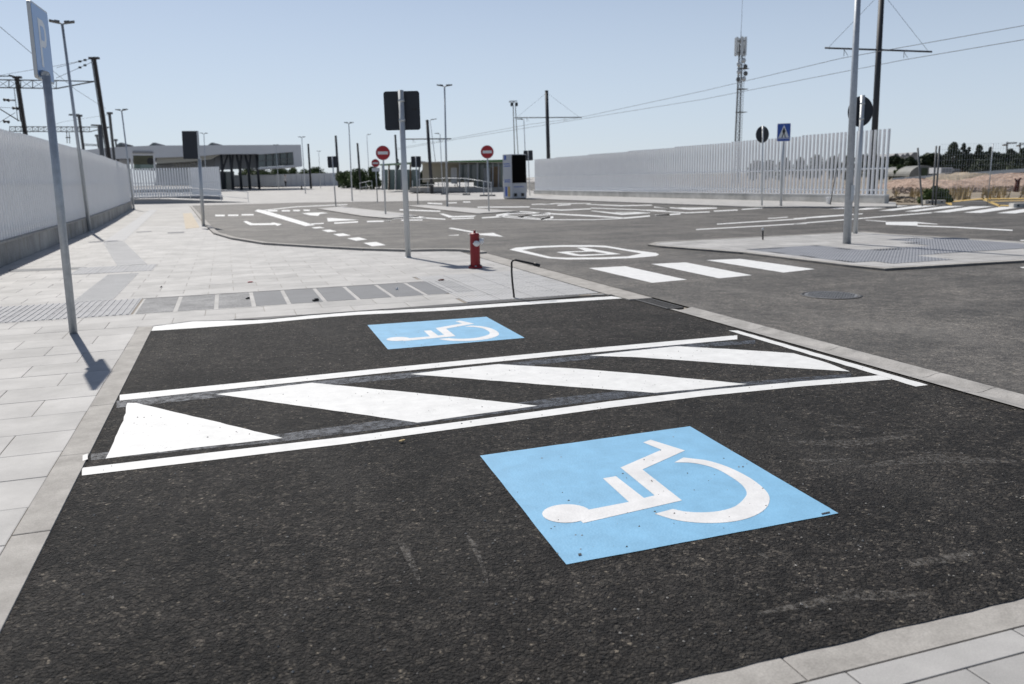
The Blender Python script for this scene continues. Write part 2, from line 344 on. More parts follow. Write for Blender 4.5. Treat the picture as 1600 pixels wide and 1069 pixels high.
def clip(poly, x0, x1, y0, y1):                           # clip polygon to rectangle
    def cut(P, f, ip):
        out = []
        for i in range(len(P)):
            a, b = P[i-1], P[i]
            if f(b):
                if not f(a): out.append(ip(a, b))
                out.append(b)
            elif f(a): out.append(ip(a, b))
        return out
    X = lambda v: (lambda a, b: (v, a[1]+(b[1]-a[1])*(v-a[0])/(b[0]-a[0])))
    Y = lambda v: (lambda a, b: (a[0]+(b[0]-a[0])*(v-a[1])/(b[1]-a[1]), v))
    P = [(p[0], p[1]) for p in poly]
    for f, ip in ((lambda p: p[0] >= x0, X(x0)), (lambda p: p[0] <= x1, X(x1)), (lambda p: p[1] >= y0, Y(y0)), (lambda p: p[1] <= y1, Y(y1))):
        P = cut(P, f, ip)
        if not P: return []
    Q = []
    for p in P:
        if not Q or (abs(p[0]-Q[-1][0])+abs(p[1]-Q[-1][1])) > 1e-4: Q.append(p)
    if len(Q) > 1 and abs(Q[0][0]-Q[-1][0])+abs(Q[0][1]-Q[-1][1]) < 1e-4: Q.pop()
    return Q
def area(P): return abs(sum(P[i-1][0]*P[i][1]-P[i][0]*P[i-1][1] for i in range(len(P))))/2
def copy_tree(o, parent=None):
    c = o.copy(); C.objects.link(c); c.parent = parent
    for ch in list(o.children): copy_tree(ch, c)
    return c

# ================================================================== GROUND
Z1, ZP, ZS = .0, .0022, .007                                # road, paint, pavement top
earth = struct(flat('ground', [[(-900, -60), (2200, -60), (2200, 3000), (-900, 3000)]], -.06, 'earth'))
road = struct(flat('road', [[(4.66, -8), (30, -8), (30, 16), (29.2, 23.0), (26.2, 26.9), (20.5, 31), (19.9, 38), (19.3, 52.3), (19.0, 60.5), (11.4, 60), (-2.6, 60), (-2.6, 30), (-1.2, 14), (4.66, 14)]], Z1, 'asp_old'))
bay = struct(flat('parking_bays', [[(-.9, 1.2), (4.40, 1.2), (4.40, 9.2), (-.9, 9.2)]], Z1, 'asp_new'))

# --- square (rises towards the station)
def square():
    bm = bmesh.new()
    front = [(-60, 61), (-7, 61), (-2.21, 59.6), (5.24, 59.3), (11.47, 55), (14.5, 53.8), (18.86, 52.9), (22.6, 52.0), (23.3, 63), (40, 63)]
    rows = []
    for k in range(13):
        t = k/12; row = []
        for (x, y) in front:
            d0 = dep((x, y)); p = Vector((x, y, 0)); q = p+hF*(t*t*(420-d0))
            q.z = gz(dep(q))+.012
            row.append(bm.verts.new(q))
        rows.append(row)
    for a, b in zip(rows, rows[1:]):
        for i in range(len(front)-1): bm.faces.new((a[i], a[i+1], b[i+1], b[i]))
    return struct(obj('square', bm, 'slab_far'))
sq = square()

# --- pavement beside and beyond the bays
kerb_edge = [(4.6, 8.5), (4.6, 14.95)]+[tuple(g(x, y).to_2d()) for x, y in ((748, 394.5), (725, 392.5), (700, 392), (640, 393), (575, 391), (500, 387), (420, 382), (370, 374), (342, 366), (332, 357), (315, 339), (300, 322.5))]
top_edge = [tuple(g(x, y, .007).to_2d()) for x, y in ((242, 506.5), (300, 501.5), (350, 500.5), (395, 498.5), (440, 496), (475, 492), (560, 485.5), (700, 475.5), (800, 469), (905, 461.5))]
pave_poly = [(-.96, .6), (-.96, 8.95)]+top_edge[1:]+[(4.25, 8.98), (4.25, 14.8)]+[(x-.12 if i < 3 else x-.14, y-.14) for i, (x, y) in enumerate(kerb_edge[3:])]+[(-2.4, 60.5), (-7, 60.8), (-5.62, 57), (-4.65, 38.7), (-4.3, 31), (-4.14, 24.4), (-3.99, 17), (-3.9, 10), (-3.9, .6)]
pavement = struct(flat('pavement', [pave_poly], .0025, 'mortar'))
near_cut = 31.
farpave = flat('far_paving', [clip(pave_poly, -9, 9, near_cut, 61)], ZS-.002, 'slab_far', pavement)
ROW, TW, JO = .42, .63, .0022
special = []                                               # rectangles taken by other slabs
def taken(cx, cy):
    return any(x0 < cx < x1 and y0 < cy < y1 for x0, x1, y0, y1 in special)
special += [(-3.9, 2.95, 9.95, 11.32), (2.52, 4.25, 9.0, 11.9)]
tiles = []
ri = 0; y = .65
while y < near_cut:
    off = (ri % 2)*TW/2
    x = -.96-TW*8+off-TW*.5
    while x < 5:
        P = clip(pave_poly, x+JO, x+TW-JO, y+JO, y+ROW-JO)
        c = (x+TW/2, y+ROW/2)
        if len(P) > 2 and area(P) > .004:
            for (a0, a1, b0, b1) in special:               # cut what other slabs take
                if a0 < c[0] < a1 and b0-.21 < c[1] < b1+.21:
                    if c[1] > (b0+b1)/2: P = clip(P, x, x+TW, b1+JO, y+ROW)
                    else: P = clip(P, x, x+TW, y, b0-JO)
                    if not P: break
            if len(P) > 2 and area(P) > .004: tiles.append((dep(c), P))
        x += TW
    y += ROW; ri += 1
tiles.sort(key=lambda t: t[0])
tiles = [t for t in tiles if t[0] > 1.2]
slab_tones = []
for k in range(6):
    m = M['slab'].copy(); m.name = 'concrete_slab_tone'
    f = (.9, 1.0, 1.04, .96, 1.01, .98)[k]
    for n in m.node_tree.nodes:
        if n.type == 'VALTORGB':
            for e in n.color_ramp.elements: e.color = (*[min(1, v*f) for v in e.color[:3]], 1)
    slab_tones.append(m)
cnt = 0; rest = bmesh.new()
def slab_bm(P, top, dz=0):
    bm = bmesh.new(); cx = sum(p[0] for p in P)/len(P); cy = sum(p[1] for p in P)/len(P)
    ins = [(p[0]+(cx-p[0])*.006/max(.03, math.hypot(cx-p[0], cy-p[1])), p[1]+(cy-p[1])*.006/max(.03, math.hypot(cx-p[0], cy-p[1]))) for p in P]
    a = [bm.verts.new((*p, .0)) for p in P]; b = [bm.verts.new((*p, top-.002)) for p in P]; c = [bm.verts.new((*p, top)) for p in ins]
    n = len(P)
    for i in range(n):
        j = (i+1) % n
        bm.faces.new((a[i], a[j], b[j], b[i])); bm.faces.new((b[i], b[j], c[j], c[i]))
    bm.faces.new(c); return bm
for d, P in tiles:
    if cnt < 290 and d < 22:
        obj('paving_slab', slab_bm(P, ZS+random.uniform(-.0008, .0008)), random.choice(slab_tones), pavement); cnt += 1
    else:
        vs_ = [rest.verts.new((p[0], p[1], ZS+random.uniform(-.0003, .0003))) for p in P]
        try: rest.faces.new(vs_)
        except ValueError: pass
o = obj('paving_slabs_beyond', rest, 'slab', pavement); o['kind'] = 'stuff'

# --- grey inset slabs in front of the top bay
gx = [-1.1, -.66, -.22, .2, .6, 1.02, 1.42, 1.85, 2.26, 2.64, 2.95]
for i, (a, b) in enumerate(zip(gx, gx[1:])):
    o = obj('inset_slab', slab_bm([(a+.025, 9.97), (b-.025, 9.97), (b-.025, 11.28), (a+.025, 11.28)], ZS+.0005), 'mottled_slab' if i < 3 else 'grey_slab', pavement)
flat('inset_joint', [[(-1.1, 9.96), (2.96, 9.96), (2.96, 11.3), (-1.1, 11.3)]], ZS-.003, 'slab', pavement)

# --- tactile slabs: ribbed and studded, each mesh shared by all of its kind
def rib_mesh(w, d, n, m, h=.006):
    bm = B(0, w-.004, 0, d-.004, .0, ZS)
    for k in range(n):
        x = (k+.5)*w/n; box(bm, x-.014, x+.011, .008, d-.012, ZS-.001, ZS+h)
    me = bpy.data.meshes.new('tactile_slab'); bm.to_mesh(me); bm.free(); me.materials.append(M[m]); return me
def stud_mesh(w, n, m, h=.005):
    bm = B(0, w-.004, 0, w-.004, .0, ZS)
    for i in range(n):
        for j in range(n):
            cx, cy = (i+.5)*w/n, (j+.5)*w/n
            a = [bm.verts.new((cx+.022*math.cos(t*PI/3), cy+.022*math.sin(t*PI/3), ZS-.0005)) for t in range(6)]
            b = [bm.verts.new((cx+.014*math.cos(t*PI/3), cy+.014*math.sin(t*PI/3), ZS+h)) for t in range(6)]
            for k in range(6): bm.faces.new((a[k], a[(k+1) % 6], b[(k+1) % 6], b[k]))
            bm.faces.new(b)
    me = bpy.data.meshes.new('studded_slab'); bm.to_mesh(me); bm.free(); me.materials.append(M[m]); return me
ribY = rib_mesh(.42, .47, 6, 'tactile'); ribP = rib_mesh(.42, .47, 9, 'tactile_pale', .004); ribYp = rib_mesh(.42, .47, 6, 'tactile_pale')
studB = stud_mesh(.4, 6, 'tactile_blue'); 
def lay(me, name, parent, x, y, z=0., rz=0.):
    o = bpy.data.objects.new(name, me); o.location = (x, y, z); o.rotation_euler = (0, 0, rz); return link(o, parent)
for i in range(6):
    for j in range(3): lay(ribY, 'tactile_slab', pavement, -1.12-.42*(i+1), 9.96+.453*j)
for i in range(4):
    for j in range(6): lay(ribP, 'tactile_slab', pavement, 2.55+.424*i, 9.12+.465*j)
def strip(p, q, w, me, z=.0035):                           # run of ribbed slabs laid across a path
    p = Vector(p); q = Vector(q); L = (q-p).length; d = (q-p)/L; n = int(L/.42)
    a = math.atan2(d.y, d.x)
    for k in range(n):
        c = p+d*(k*.42)+Vector((d.y, -d.x))*(w/2)
        lay(me, 'tactile_slab', pavement, c.x, c.y, z, a)
strip((-1.70, 11.34), (-1.70, 15.0), .47, rib_mesh(.42, .47, 4, 'tactile_pale', .0025))
strip((-2.55, 15.6), (-.95, 15.6), 1.2, rib_mesh(.42, 1.2, 6, 'tactile', .003))
strip((-1.72, 16.3), (-2.85, 23.4), .5, rib_mesh(.42, .5, 2, 'tactile_pale', .0025))
flat('guide_strip', [[(-3.08, 23.4), (-2.60, 23.4), (-3.84, 52.3), (-4.3, 52.6)]], ZS+.004, 'tactile_pale', pavement)
flat('drain_strip', [W2([(15, 422), (135, 418), (137, 421), (13, 426)])], ZS+.003, 'grey_slab', pavement)
flat('drain_strip', [W2([(213, 362.5), (237, 361.5), (237, 363), (213, 364)])], ZS+.003, 'grey_slab', pavement)
flat('drain_strip', [W2([(262, 363.5), (288, 362.5), (288, 364.5), (262, 365.5)])], ZS+.003, 'grey_slab', pavement)
flat('sand_tactile_slabs', [W2([(286, 334), (299, 333), (312, 356), (290, 358)])], ZS+.003, 'sand', pavement)

# --- kerbs and edgings, stone by stone
def kerb_run(name, pts, w, z, m, parent, L0=1.0, side=1, z0=-.02):
    pts = [Vector(p) for p in pts]
    for a, b in zip(pts, pts[1:]):
        d = (b-a); L = d.length; d.normalize(); n = max(1, round(L/L0)); s = Vector((-d.y, d.x))*side*w
        for k in range(n):
            p = a+d*(L*k/n+.002); q = a+d*(L*(k+1)/n-.002)
            P = [p, q, q+s, p+s]
            if side < 0: P = P[::-1]
            obj(name, slab_bm([tuple(v) for v in P], z+random.uniform(-.001, .001)), m, parent)
kerb_run('edging_stone', [(-.813, .5), (-.815, 9.0)], .143, .008, 'kerb', pavement, 1.06)
kerb_run('kerb_stone', [(4.6, 8.9), (4.6, 14.95)], .34, .014, 'kerb', pavement, 1.0)
kerb_run('kerb_stone', kerb_edge[1:-1], .14, .05, 'kerb', pavement, 1.0)
kerb_run('kerb_stone', kerb_edge[-2:], .14, .05, 'kerb', pavement, 1.6)

# --- footway at the near right corner
foot = struct(flat('footway', [[(-.9, -4), (6, -4), (6, 1.80), (-.9, 1.80)]], .012, 'mortar'))
# uneven asphalt lip along the near edging
lip = [(-.9, 1.78)]+[(x*.09-.9, 1.818+random.uniform(-.005, .007)) for x in range(0, 60)]+[(4.45, 1.78)]
flat('asphalt_lip', [[(-.9, 1.95)]+lip[1:-1]+[(4.45, 1.95)]], .021, 'asp_new', bay)
kerb_run('edging_stone', [(-.85, 1.70), (6, 1.70)], .128, .018, 'kerb', foot, 1.14)
y = 1.695
for r_, hgt in enumerate((.105, .42, .42)):
    x = .3+(.0 if r_ != 1 else .33)
    while x < 4.4:
        obj('paving_slab', slab_bm([(x, y-hgt), (x+.625, y-hgt), (x+.625, y-.004), (x, y-.004)], .02), random.choice(slab_tones), foot); x += .63
    y -= hgt+.001

# --- concrete gutter with gully grate
gut = empty('gutter'); struct(gut)
def gut_piece(y0, y1):
    bm = bmesh.new(); xs = [(4.385, .006), (4.43, .004), (4.50, -.012), (4.545, -.012), (4.62, .004), (4.66, .007)]
    a = [bm.verts.new((x, y0+.003, z+.003)) for x, z in xs]; b = [bm.verts.new((x, y1-.003, z+.003)) for x, z in xs]
    for i in range(len(xs)-1): bm.faces.new((a[i], a[i+1], b[i+1], b[i]))
    for row in (a, b):
        lo = [bm.verts.new((v.co.x, v.co.y, -.05)) for v in row]
        for i in range(len(xs)-1): bm.faces.new((row[i], row[i+1], lo[i+1], lo[i]))
    obj('gutter_stone', bm, 'gutter', gut)
ys = [-3, -2, -1, 0, 1, 2, 2.95, 3.9, 4.35, 5.35, 6.35, 6.9, 7.66]
for a, b in zip(ys, ys[1:]): gut_piece(a, b)
flat('gutter_bed', [[(4.38, -3), (4.67, -3), (4.67, 8.8), (4.38, 8.8)]], -.018, 'mortar', gut)
grate = empty('gully_grate'); tag(grate, 'black iron gully grate at the corner of the pavement kerb', 'drain grate')
bm = B(4.36, 4.385, 7.68, 8.42, -.01, .012); box(bm, 4.545, 4.57, 7.68, 8.42, -.01, .012); box(bm, 4.385, 4.545, 7.68, 7.70, -.01, .012); box(bm, 4.385, 4.545, 8.40, 8.42, -.01, .012)
obj('frame', bm, 'iron', grate)
for k in range(5): obj('grate_bar', B(4.395+.031*k, 4.409+.031*k, 7.70, 8.40, -.01, .009), 'iron', grate)
kerb_run('kerb_stone', [(4.6, 8.44), (4.6, 8.9)], .30, .014, 'kerb', pavement, .5)

# --- manhole cover
mh = thing('manhole_cover', 'round cast iron manhole cover set in the grey road', 'manhole cover', tuple(g(1298, 461.5)))
lathe_b = bmesh.new(); lathe(lathe_b, [(.30, 0), (.30, .006), (.33, .007), (.345, .001)], 40); obj('frame', lathe_b, 'iron', mh)
bm = bmesh.new(); lathe(bm, [(.292, 0), (.292, .007)], 40)
for i in range(-6, 7):
    for j in range(-6, 7):
        if math.hypot(i, j) < 6.4: box(bm, i*.042-.013, i*.042+.013, j*.042-.013, j*.042+.013, .006, .011)
obj('cover', bm, 'grey_slab', mh)

# ------------------------------------------------------------------ road markings
def mark(name, px, m='paint', parent=road, z=ZP, rough=True, holes=None):
    P = W2(px, z)
    if rough: P = rough_edge([tuple(p) for p in P])
    return flat(name, [P], z, m, parent, {0: [W2(h, z) for h in holes]} if holes else None)
def stroke(name, px, th, m='paint', parent=road, z=ZP):    # th: thickness in photo pixels (one or per point)
    th = th if isinstance(th, (list, tuple)) else [th]*len(px)
    up = [(x, y-t/2) for (x, y), t in zip(px, th)]; lo = [(x, y+t/2) for (x, y), t in zip(px, th)]
    return mark(name, up+lo[::-1], m, parent, z, rough=False)
# bay lines
mark('bay_line', [(236, 517), (240, 507), (300, 502), (350, 501), (395, 500.5), (440, 497.2), (475, 493.8), (560, 487), (700, 480), (800, 473), (955, 463), (978, 466), (860, 473.5), (700, 485), (560, 492), (517, 495), (410, 505), (300, 513)], parent=bay)
stroke('bay_line', [(187, 621.5), (600, 579), (870, 552.5), (1152, 527)], [9, 7.5, 7, 6.5], parent=bay)
stroke('bay_line', [(128, 737), (330, 713), (540, 688), (800, 653), (953, 632), (1100, 614.5), (1250, 600), (1392, 589)], [12, 12, 11, 10, 10, 9, 8, 8], parent=bay)
mark('bay_line', [(1138, 516.5), (1153, 516.5), (1450, 601.5), (1431, 604), (1372, 586)], parent=bay, z=ZP+.001)
stroke('ground_off_line', [(182, 632), (330, 617), (480, 601), (650, 585.5), (785, 572), (918, 558), (1060, 541.5), (1180, 534)], [11, 10, 9, 8, 7.5, 7, 7, 5], 'ghost', bay, ZP-.001)
stroke('ground_off_line', [(142, 714), (300, 698), (440, 684), (600, 663), (740, 645), (860, 629), (1000, 613), (1165, 601), (1330, 587)], [10, 11, 12, 13, 13, 13, 11, 9, 7], 'ghost', bay, ZP-.001)
stroke('tar_strip', [(365, 499), (420, 496.5), (472, 492)], [1, 3.5, 1], 'tarpatch', bay, .0085)
stroke('tar_strip', [(600, 483.5), (700, 477), (800, 470), (905, 462)], [1.5, 4, 3, 2], 'tarpatch', bay, .0085)
for P in ([(199, 629.5), (213, 629.5), (330, 657), (442, 684.5), (300, 700), (165, 716.5), (178, 690), (193, 657)],
          [(338, 616), (412, 607), (487, 598), (540, 603), (700, 619), (840, 634), (750, 646.5), (652, 660.5), (540, 644), (430, 629)],
          [(641, 584.5), (710, 576), (778, 569), (900, 576), (1000, 584), (1100, 593.5), (1167, 600), (1100, 607), (1023, 614), (900, 605), (800, 597)],
          [(921, 555.5), (990, 548), (1058, 541), (1150, 546), (1240, 552), (1290, 566), (1328, 580.5), (1180, 571), (1000, 558.5)]):
    mark('hatch_stripe', P, parent=bay)
stroke('paint_dab', [(129, 716), (137, 713)], [9, 9], 'paint_worn', pavement, .0094)
# wheelchair symbols
S = 4.2105
body = crop(840, 640, S, [(695, 215), (743, 197), (970, 268), (690, 393), (950, 596), (300, 745), (250, 700), (340, 656), (600, 606), (430, 451), (515, 437), (700, 580), (770, 563), (545, 380), (815, 263)])
arc = crop(840, 640, S, [(900, 346), (960, 314), (1100, 330), (1250, 375), (1400, 450), (1500, 530), (1527, 590), (1500, 650), (1420, 700), (1300, 733), (1150, 745), (1000, 738), (880, 718), (770, 684), (890, 652), (960, 668), (1080, 675), (1200, 665), (1300, 635), (1362, 580), (1375, 540), (1340, 490), (1270, 440), (1180, 390), (1080, 360), (990, 347)])
def densify(P, n=3):                                       # Catmull-Rom through the traced arc
    out = []; L = len(P)
    for i in range(L):
        p0, p1, p2, p3 = P[i-1], P[i], P[(i+1) % L], P[(i+2) % L]
        corner = i in (0, 13) or (i+1) % L in (0, 1, 13, 14) or i in (1, 14)
        for k in range(n if not corner else 1):
            t = k/n
            out.append(tuple(.5*((2*p1[c])+(-p0[c]+p2[c])*t+(2*p0[c]-5*p1[c]+4*p2[c]-p3[c])*t*t+(-p0[c]+3*p1[c]-3*p2[c]+p3[c])*t**3) for c in (0, 1)))
    return out
bodyW = W2(body, ZP+.002); arcW = [Vector(p) for p in densify([tuple(p) for p in W2(arc, ZP+.002)])]
hc = (g(840+190/S, 640+681/S, ZP+.002)).to_2d()
c1 = W2([(750, 712), (1078, 666), (1310, 802), (885, 882)], ZP)
c2 = W2([(574, 508), (760, 495), (820, 528), (606, 546)], ZP)
hr = .105
headW = [hc+Vector((math.cos(t*PI/16)*hr, math.sin(t*PI/16)*hr*.93)) for t in range(32)]
o1 = flat('blue_square', [rough_edge([tuple(p) for p in c1], amp=.0015)], ZP, 'blue', bay)
flat('wheelchair_symbol', [bodyW], ZP+.001, 'symbol', o1); flat('wheelchair_symbol', [headW], ZP+.0014, 'symbol', o1); flat('wheelchair_symbol', [arcW], ZP+.001, 'symbol', o1)
def remap(P):                                              # carry the first symbol over to the second square
    ox, ux, vx = c1[0], c1[1]-c1[0], c1[3]-c1[0]; oy, uy, vy = c2[0], c2[1]-c2[0], c2[3]-c2[0]
    det = ux.x*vx.y-ux.y*vx.x; out = []
    for p in P:
        d = p-ox; a = (d.x*vx.y-d.y*vx.x)/det; b = (ux.x*d.y-ux.y*d.x)/det
        out.append(oy+uy*a+vy*b)
    return out
o2 = flat('blue_square', [[tuple(p) for p in c2]], ZP, 'blue', bay)
flat('wheelchair_symbol', [remap(bodyW)], ZP+.001, 'symbol', o2); flat('wheelchair_symbol', [remap(headW)], ZP+.0014, 'symbol', o2); flat('wheelchair_symbol', [remap(arcW)], ZP+.001, 'symbol', o2)
for px in ([(1283, 802), (1296, 799), (1297, 801), (1284, 803.5)], [(903, 865), (908, 864), (909, 867), (904, 868)]): mark('tar_spot', px, 'tarpatch', o1, ZP+.003, False)
# ring with P on the road
S8 = 5.714
mark('ring_marking', crop(780, 370, S8, [(90, 115), (150, 97), (300, 86), (550, 76), (800, 75), (950, 80), (1150, 113), (1400, 144), (1428, 158), (1400, 172), (1200, 190), (900, 201), (600, 203), (430, 191), (250, 151)]), holes=[crop(780, 370, S8, [(205, 118), (350, 98), (560, 90), (850, 90), (960, 96), (1272, 149), (1150, 175), (900, 185), (600, 187), (470, 182), (400, 166)])], rough=False)
mark('letter_marking', crop(780, 370, S8, [(690, 97), (760, 97), (1090, 155), (900, 164), (740, 172), (670, 168), (510, 138), (600, 131), (770, 127)]), holes=[crop(780, 370, S8, [(620, 140), (840, 131), (970, 152), (720, 160)])], rough=False)
for P in ([(920, 419), (977, 416), (1073, 437), (1019, 442)], [(1017, 412.5), (1071, 410), (1175, 430), (1124, 435)], [(1103, 406.5), (1157, 404.5), (1273, 420.5), (1224, 426)]):
    mark('zebra_stripe', P)
# far markings, traced in crops of the photograph
def cm(ox, s, lst, kind='stroke', name='lane_line', oy=290, m='paint'):
    for it in lst:
        if kind == 'stroke': stroke(name, crop(ox, oy, s, it[0]), [t/s for t in it[1]] if isinstance(it[1], (list, tuple)) else it[1]/s, m)
        else: mark(name, crop(ox, oy, s, it), m, rough=False)
s6 = 6.154
cm(380, s6, [[(655, 402), (740, 397), (785, 408), (690, 413)], [(755, 430), (830, 423), (903, 440), (815, 448)], [(865, 468), (960, 459), (1036, 480), (925, 488)], [(998, 508), (1110, 497), (1192, 518), (1085, 531)], [(1155, 552), (1280, 542), (1372, 573), (1240, 584)]], 'poly', 'lane_dash')
cm(380, s6, [[(110, 245), (140, 230), (200, 238), (690, 380), (600, 390)]], 'poly')
cm(380, s6, [[(0, 347), (30, 340), (90, 364), (260, 363), (290, 355), (372, 372), (325, 389), (315, 378), (65, 381)], [(565, 266), (640, 262), (760, 258), (820, 265), (740, 272), (720, 292), (640, 286)]], 'poly', 'arrow_marking')
cm(380, s6, [[(805, 312), (850, 312), (1112, 330), (815, 346)]], 'poly', 'yield_triangle')
cm(380, s6, [([(640, 370), (775, 363)], 9), ([(875, 362), (1105, 349)], 12), ([(1190, 346), (1420, 341)], 12), ([(200, 238), (500, 205), (1000, 182)], 6), ([(240, 243), (330, 243)], 12), ([(370, 243), (450, 242)], 12), ([(480, 240), (545, 240)], 12), ([(580, 238), (640, 238)], 12)])
cm(300, 4, [([(145, 147), (205, 147)], 9), ([(225, 146), (290, 145)], 8), ([(310, 143), (385, 142)], 8)], oy=300, name='lane_dash')
cm(600, s6, [[(618, 412), (650, 405), (860, 442), (925, 462), (1050, 455), (1150, 493), (905, 474), (800, 466), (870, 456)]], 'poly', 'arrow_marking')
cm(600, s6, [[(530, 270), (570, 270), (660, 294), (890, 288), (860, 300), (625, 307)]], 'poly', 'yield_triangle')
cm(600, s6, [([(80, 318), (240, 306), (400, 312), (590, 324)], 9), ([(0, 343), (65, 342)], 8), ([(165, 333), (370, 331)], 9), ([(240, 282), (400, 310)], 9), ([(150, 233), (540, 247)], 10), ([(650, 320), (865, 313)], 9), ([(940, 310), (1130, 299), (1220, 270), (1600, 262)], [9, 12, 8, 5]), ([(1170, 290), (1500, 318)], 6), ([(1290, 300), (1400, 288), (1600, 280)], [16, 10, 6]), ([(1510, 322), (1600, 305)], [14, 14]), ([(900, 208), (1400, 205)], 8), ([(420, 170), (560, 176)], 10), ([(600, 168), (700, 165)], 8), ([(760, 158), (830, 158)], 8), ([(1420, 182), (1600, 175)], 6)])
cm(600, s6, [([(620, 480), (720, 476)], [3, 8])], m='paint_worn')
cm(780, s6, [([(0, 250), (250, 252), (520, 272), (900, 292), (1195, 312)], [5, 7, 10, 12, 10]), ([(1195, 314), (1450, 292)], 12), ([(0, 298), (200, 315), (420, 328), (900, 328), (1200, 316)], 6), ([(180, 303), (320, 286)], 15), ([(400, 321), (520, 304)], 20), ([(-30, 288), (100, 268)], 14), ([(885, 243), (1000, 255), (1180, 275), (1450, 259)], [4, 9, 14, 12]), ([(1120, 258), (1450, 257)], 5),
     ([(300, 222), (600, 236), (880, 224)], [4, 9, 8]), ([(840, 180), (1180, 194), (1470, 189)], [4, 9, 7]), ([(880, 216), (1600, 242)], 6), ([(420, 182), (560, 172), (880, 172)], [9, 6, 5]), ([(560, 190), (690, 182)], 8), ([(1500, 286), (1640, 279)], 12), ([(1490, 207), (1640, 213)], 9)])
cm(1000, s6, [([(150, 204), (480, 226), (740, 217)], [4, 13, 8]), ([(340, 214), (740, 213)], 4), ([(0, 236), (450, 262), (670, 253)], [6, 8, 9]), ([(150, 288), (390, 272)], 11), ([(710, 246), (940, 235)], 9), ([(980, 230), (1180, 216)], 8), ([(740, 371), (1600, 317)], 8), ([(540, 423), (1600, 364)], 8), ([(1230, 316), (1420, 304)], 6)])
s5 = 4.444
cm(1240, s5, [([(0, 230), (200, 216), (480, 196)], [5, 10, 5]), ([(0, 266), (960, 188)], 6), ([(500, 240), (640, 250)], [3, 5]), ([(860, 258), (1000, 268)], [9, 3]), ([(860, 280), (1100, 288), (1520, 311)], [8, 7, 8])])
cm(1240, s5, [[(640, 252), (860, 252), (862, 280), (640, 272)]], 'poly', 'arrow_marking')
cm(1240, s5, [[(250, 162), (420, 145), (480, 141), (380, 162)], [(420, 168), (600, 140), (800, 139), (500, 168)], [(590, 175), (860, 139), (1010, 139), (690, 174)], [(770, 180), (1050, 142), (1190, 142), (850, 180)], [(960, 186), (1230, 145), (1390, 144), (1070, 186)], [(1180, 188), (1440, 148), (1580, 150), (1300, 190)], [(1410, 191), (1640, 157), (1760, 160), (1540, 194)], [(1570, 378), (1640, 376), (1640, 384), (1580, 384)], [(1570, 566), (1640, 562), (1640, 574), (1590, 573)]], 'poly', 'zebra_stripe')
M['scuff'] = paint('lime_scuff', (.20, .185, .165), 0)
_t = M['scuff'].node_tree; _g = _t.nodes.new('ShaderNodeNewGeometry'); _n = N(_t, 'ShaderNodeTexNoise', Scale=34., Detail=9., Roughness=.8); _t.links.new(_g.outputs['Position'], _n.inputs['Vector'])
_m = N(_t, 'ShaderNodeMapRange'); _m.inputs[1].default_value = .47; _m.inputs[2].default_value = .62; _m.inputs[4].default_value = .6; _t.links.new(_n.outputs['Fac'], _m.inputs[0]); _t.links.new(_m.outputs[0], _t.nodes['Principled BSDF'].inputs['Alpha'])
# scuffs and lime marks on the fresh asphalt
for pts, th in (([(1290, 663), (1350, 668)], 3), ([(1255, 718), (1300, 722), (1330, 716)], [3, 9, 3]), ([(1230, 690), (1330, 694), (1420, 680)], [2, 14, 4]), ([(1340, 730), (1450, 716), (1590, 722)], [3, 16, 4]), ([(1420, 880), (1520, 868)], [10, 16]), ([(1180, 960), (1330, 930), (1480, 930)], [4, 18, 6]), ([(1180, 862), (1200, 870)], [3, 8]), ([(1380, 678), (1440, 671)], 1.5), ([(1400, 706), (1505, 708)], [1, 3]), ([(1280, 655), (1400, 640)], 1.5), ([(1520, 760), (1590, 752)], 1.5), ([(622, 846), (640, 870), (656, 908)], [8, 30, 16]), ([(730, 838), (748, 866), (762, 908)], [5, 26, 10]), ([(424, 913), (427, 940)], [6, 12]), ([(409, 835), (411, 848)], [3, 7]), ([(152, 938), (178, 932)], [1, 8])):
    stroke('scuff_mark', pts, th, 'scuff', bay, .0012)

# ------------------------------------------------------------------ traffic islands
def island(name, px, z=.03, kw=.12):
    P = [g(x, y).to_2d() for x, y in px]
    o = flat(name, [P], z, 'slab', None); struct(o)
    sgn = 1 if sum(P[i-1].x*P[i].y-P[i].x*P[i-1].y for i in range(len(P))) > 0 else -1
    for a, b in zip(P, P[1:]+P[:1]):
        if (b-a).length > .3: kerb_run('kerb_stone', [a, b], kw, z+.006, 'kerb', o, 1.0, sgn)
    bm = bmesh.new()
    lo = [bm.verts.new((p.x, p.y, -.01)) for p in P]; hi = [bm.verts.new((p.x, p.y, z-.001)) for p in P]
    for i in range(len(P)): bm.faces.new((lo[i-1], lo[i], hi[i], hi[i-1]))
    obj('kerb_face', bm, 'kerb', o)
    return o
isl_r = island('right_island', [(1012, 384.5), (1024, 381), (1114, 376), (1260, 368.5), (1314, 365.5), (1352, 364.5), (1393, 368), (1456, 372), (1600, 380.5), (1760, 392), (1760, 398), (1600, 410.5), (1382, 423.5), (1319, 417), (1161, 397.5), (1030, 387)])
isl_b = island('middle_island', [(495, 327), (536, 323.2), (559, 326.5), (630, 334), (655, 338.5), (607, 342.5), (567, 339)])
isl_c = island('far_island', [(632, 322), (665, 321), (779, 328.8), (812, 331), (746, 335), (689, 329)])
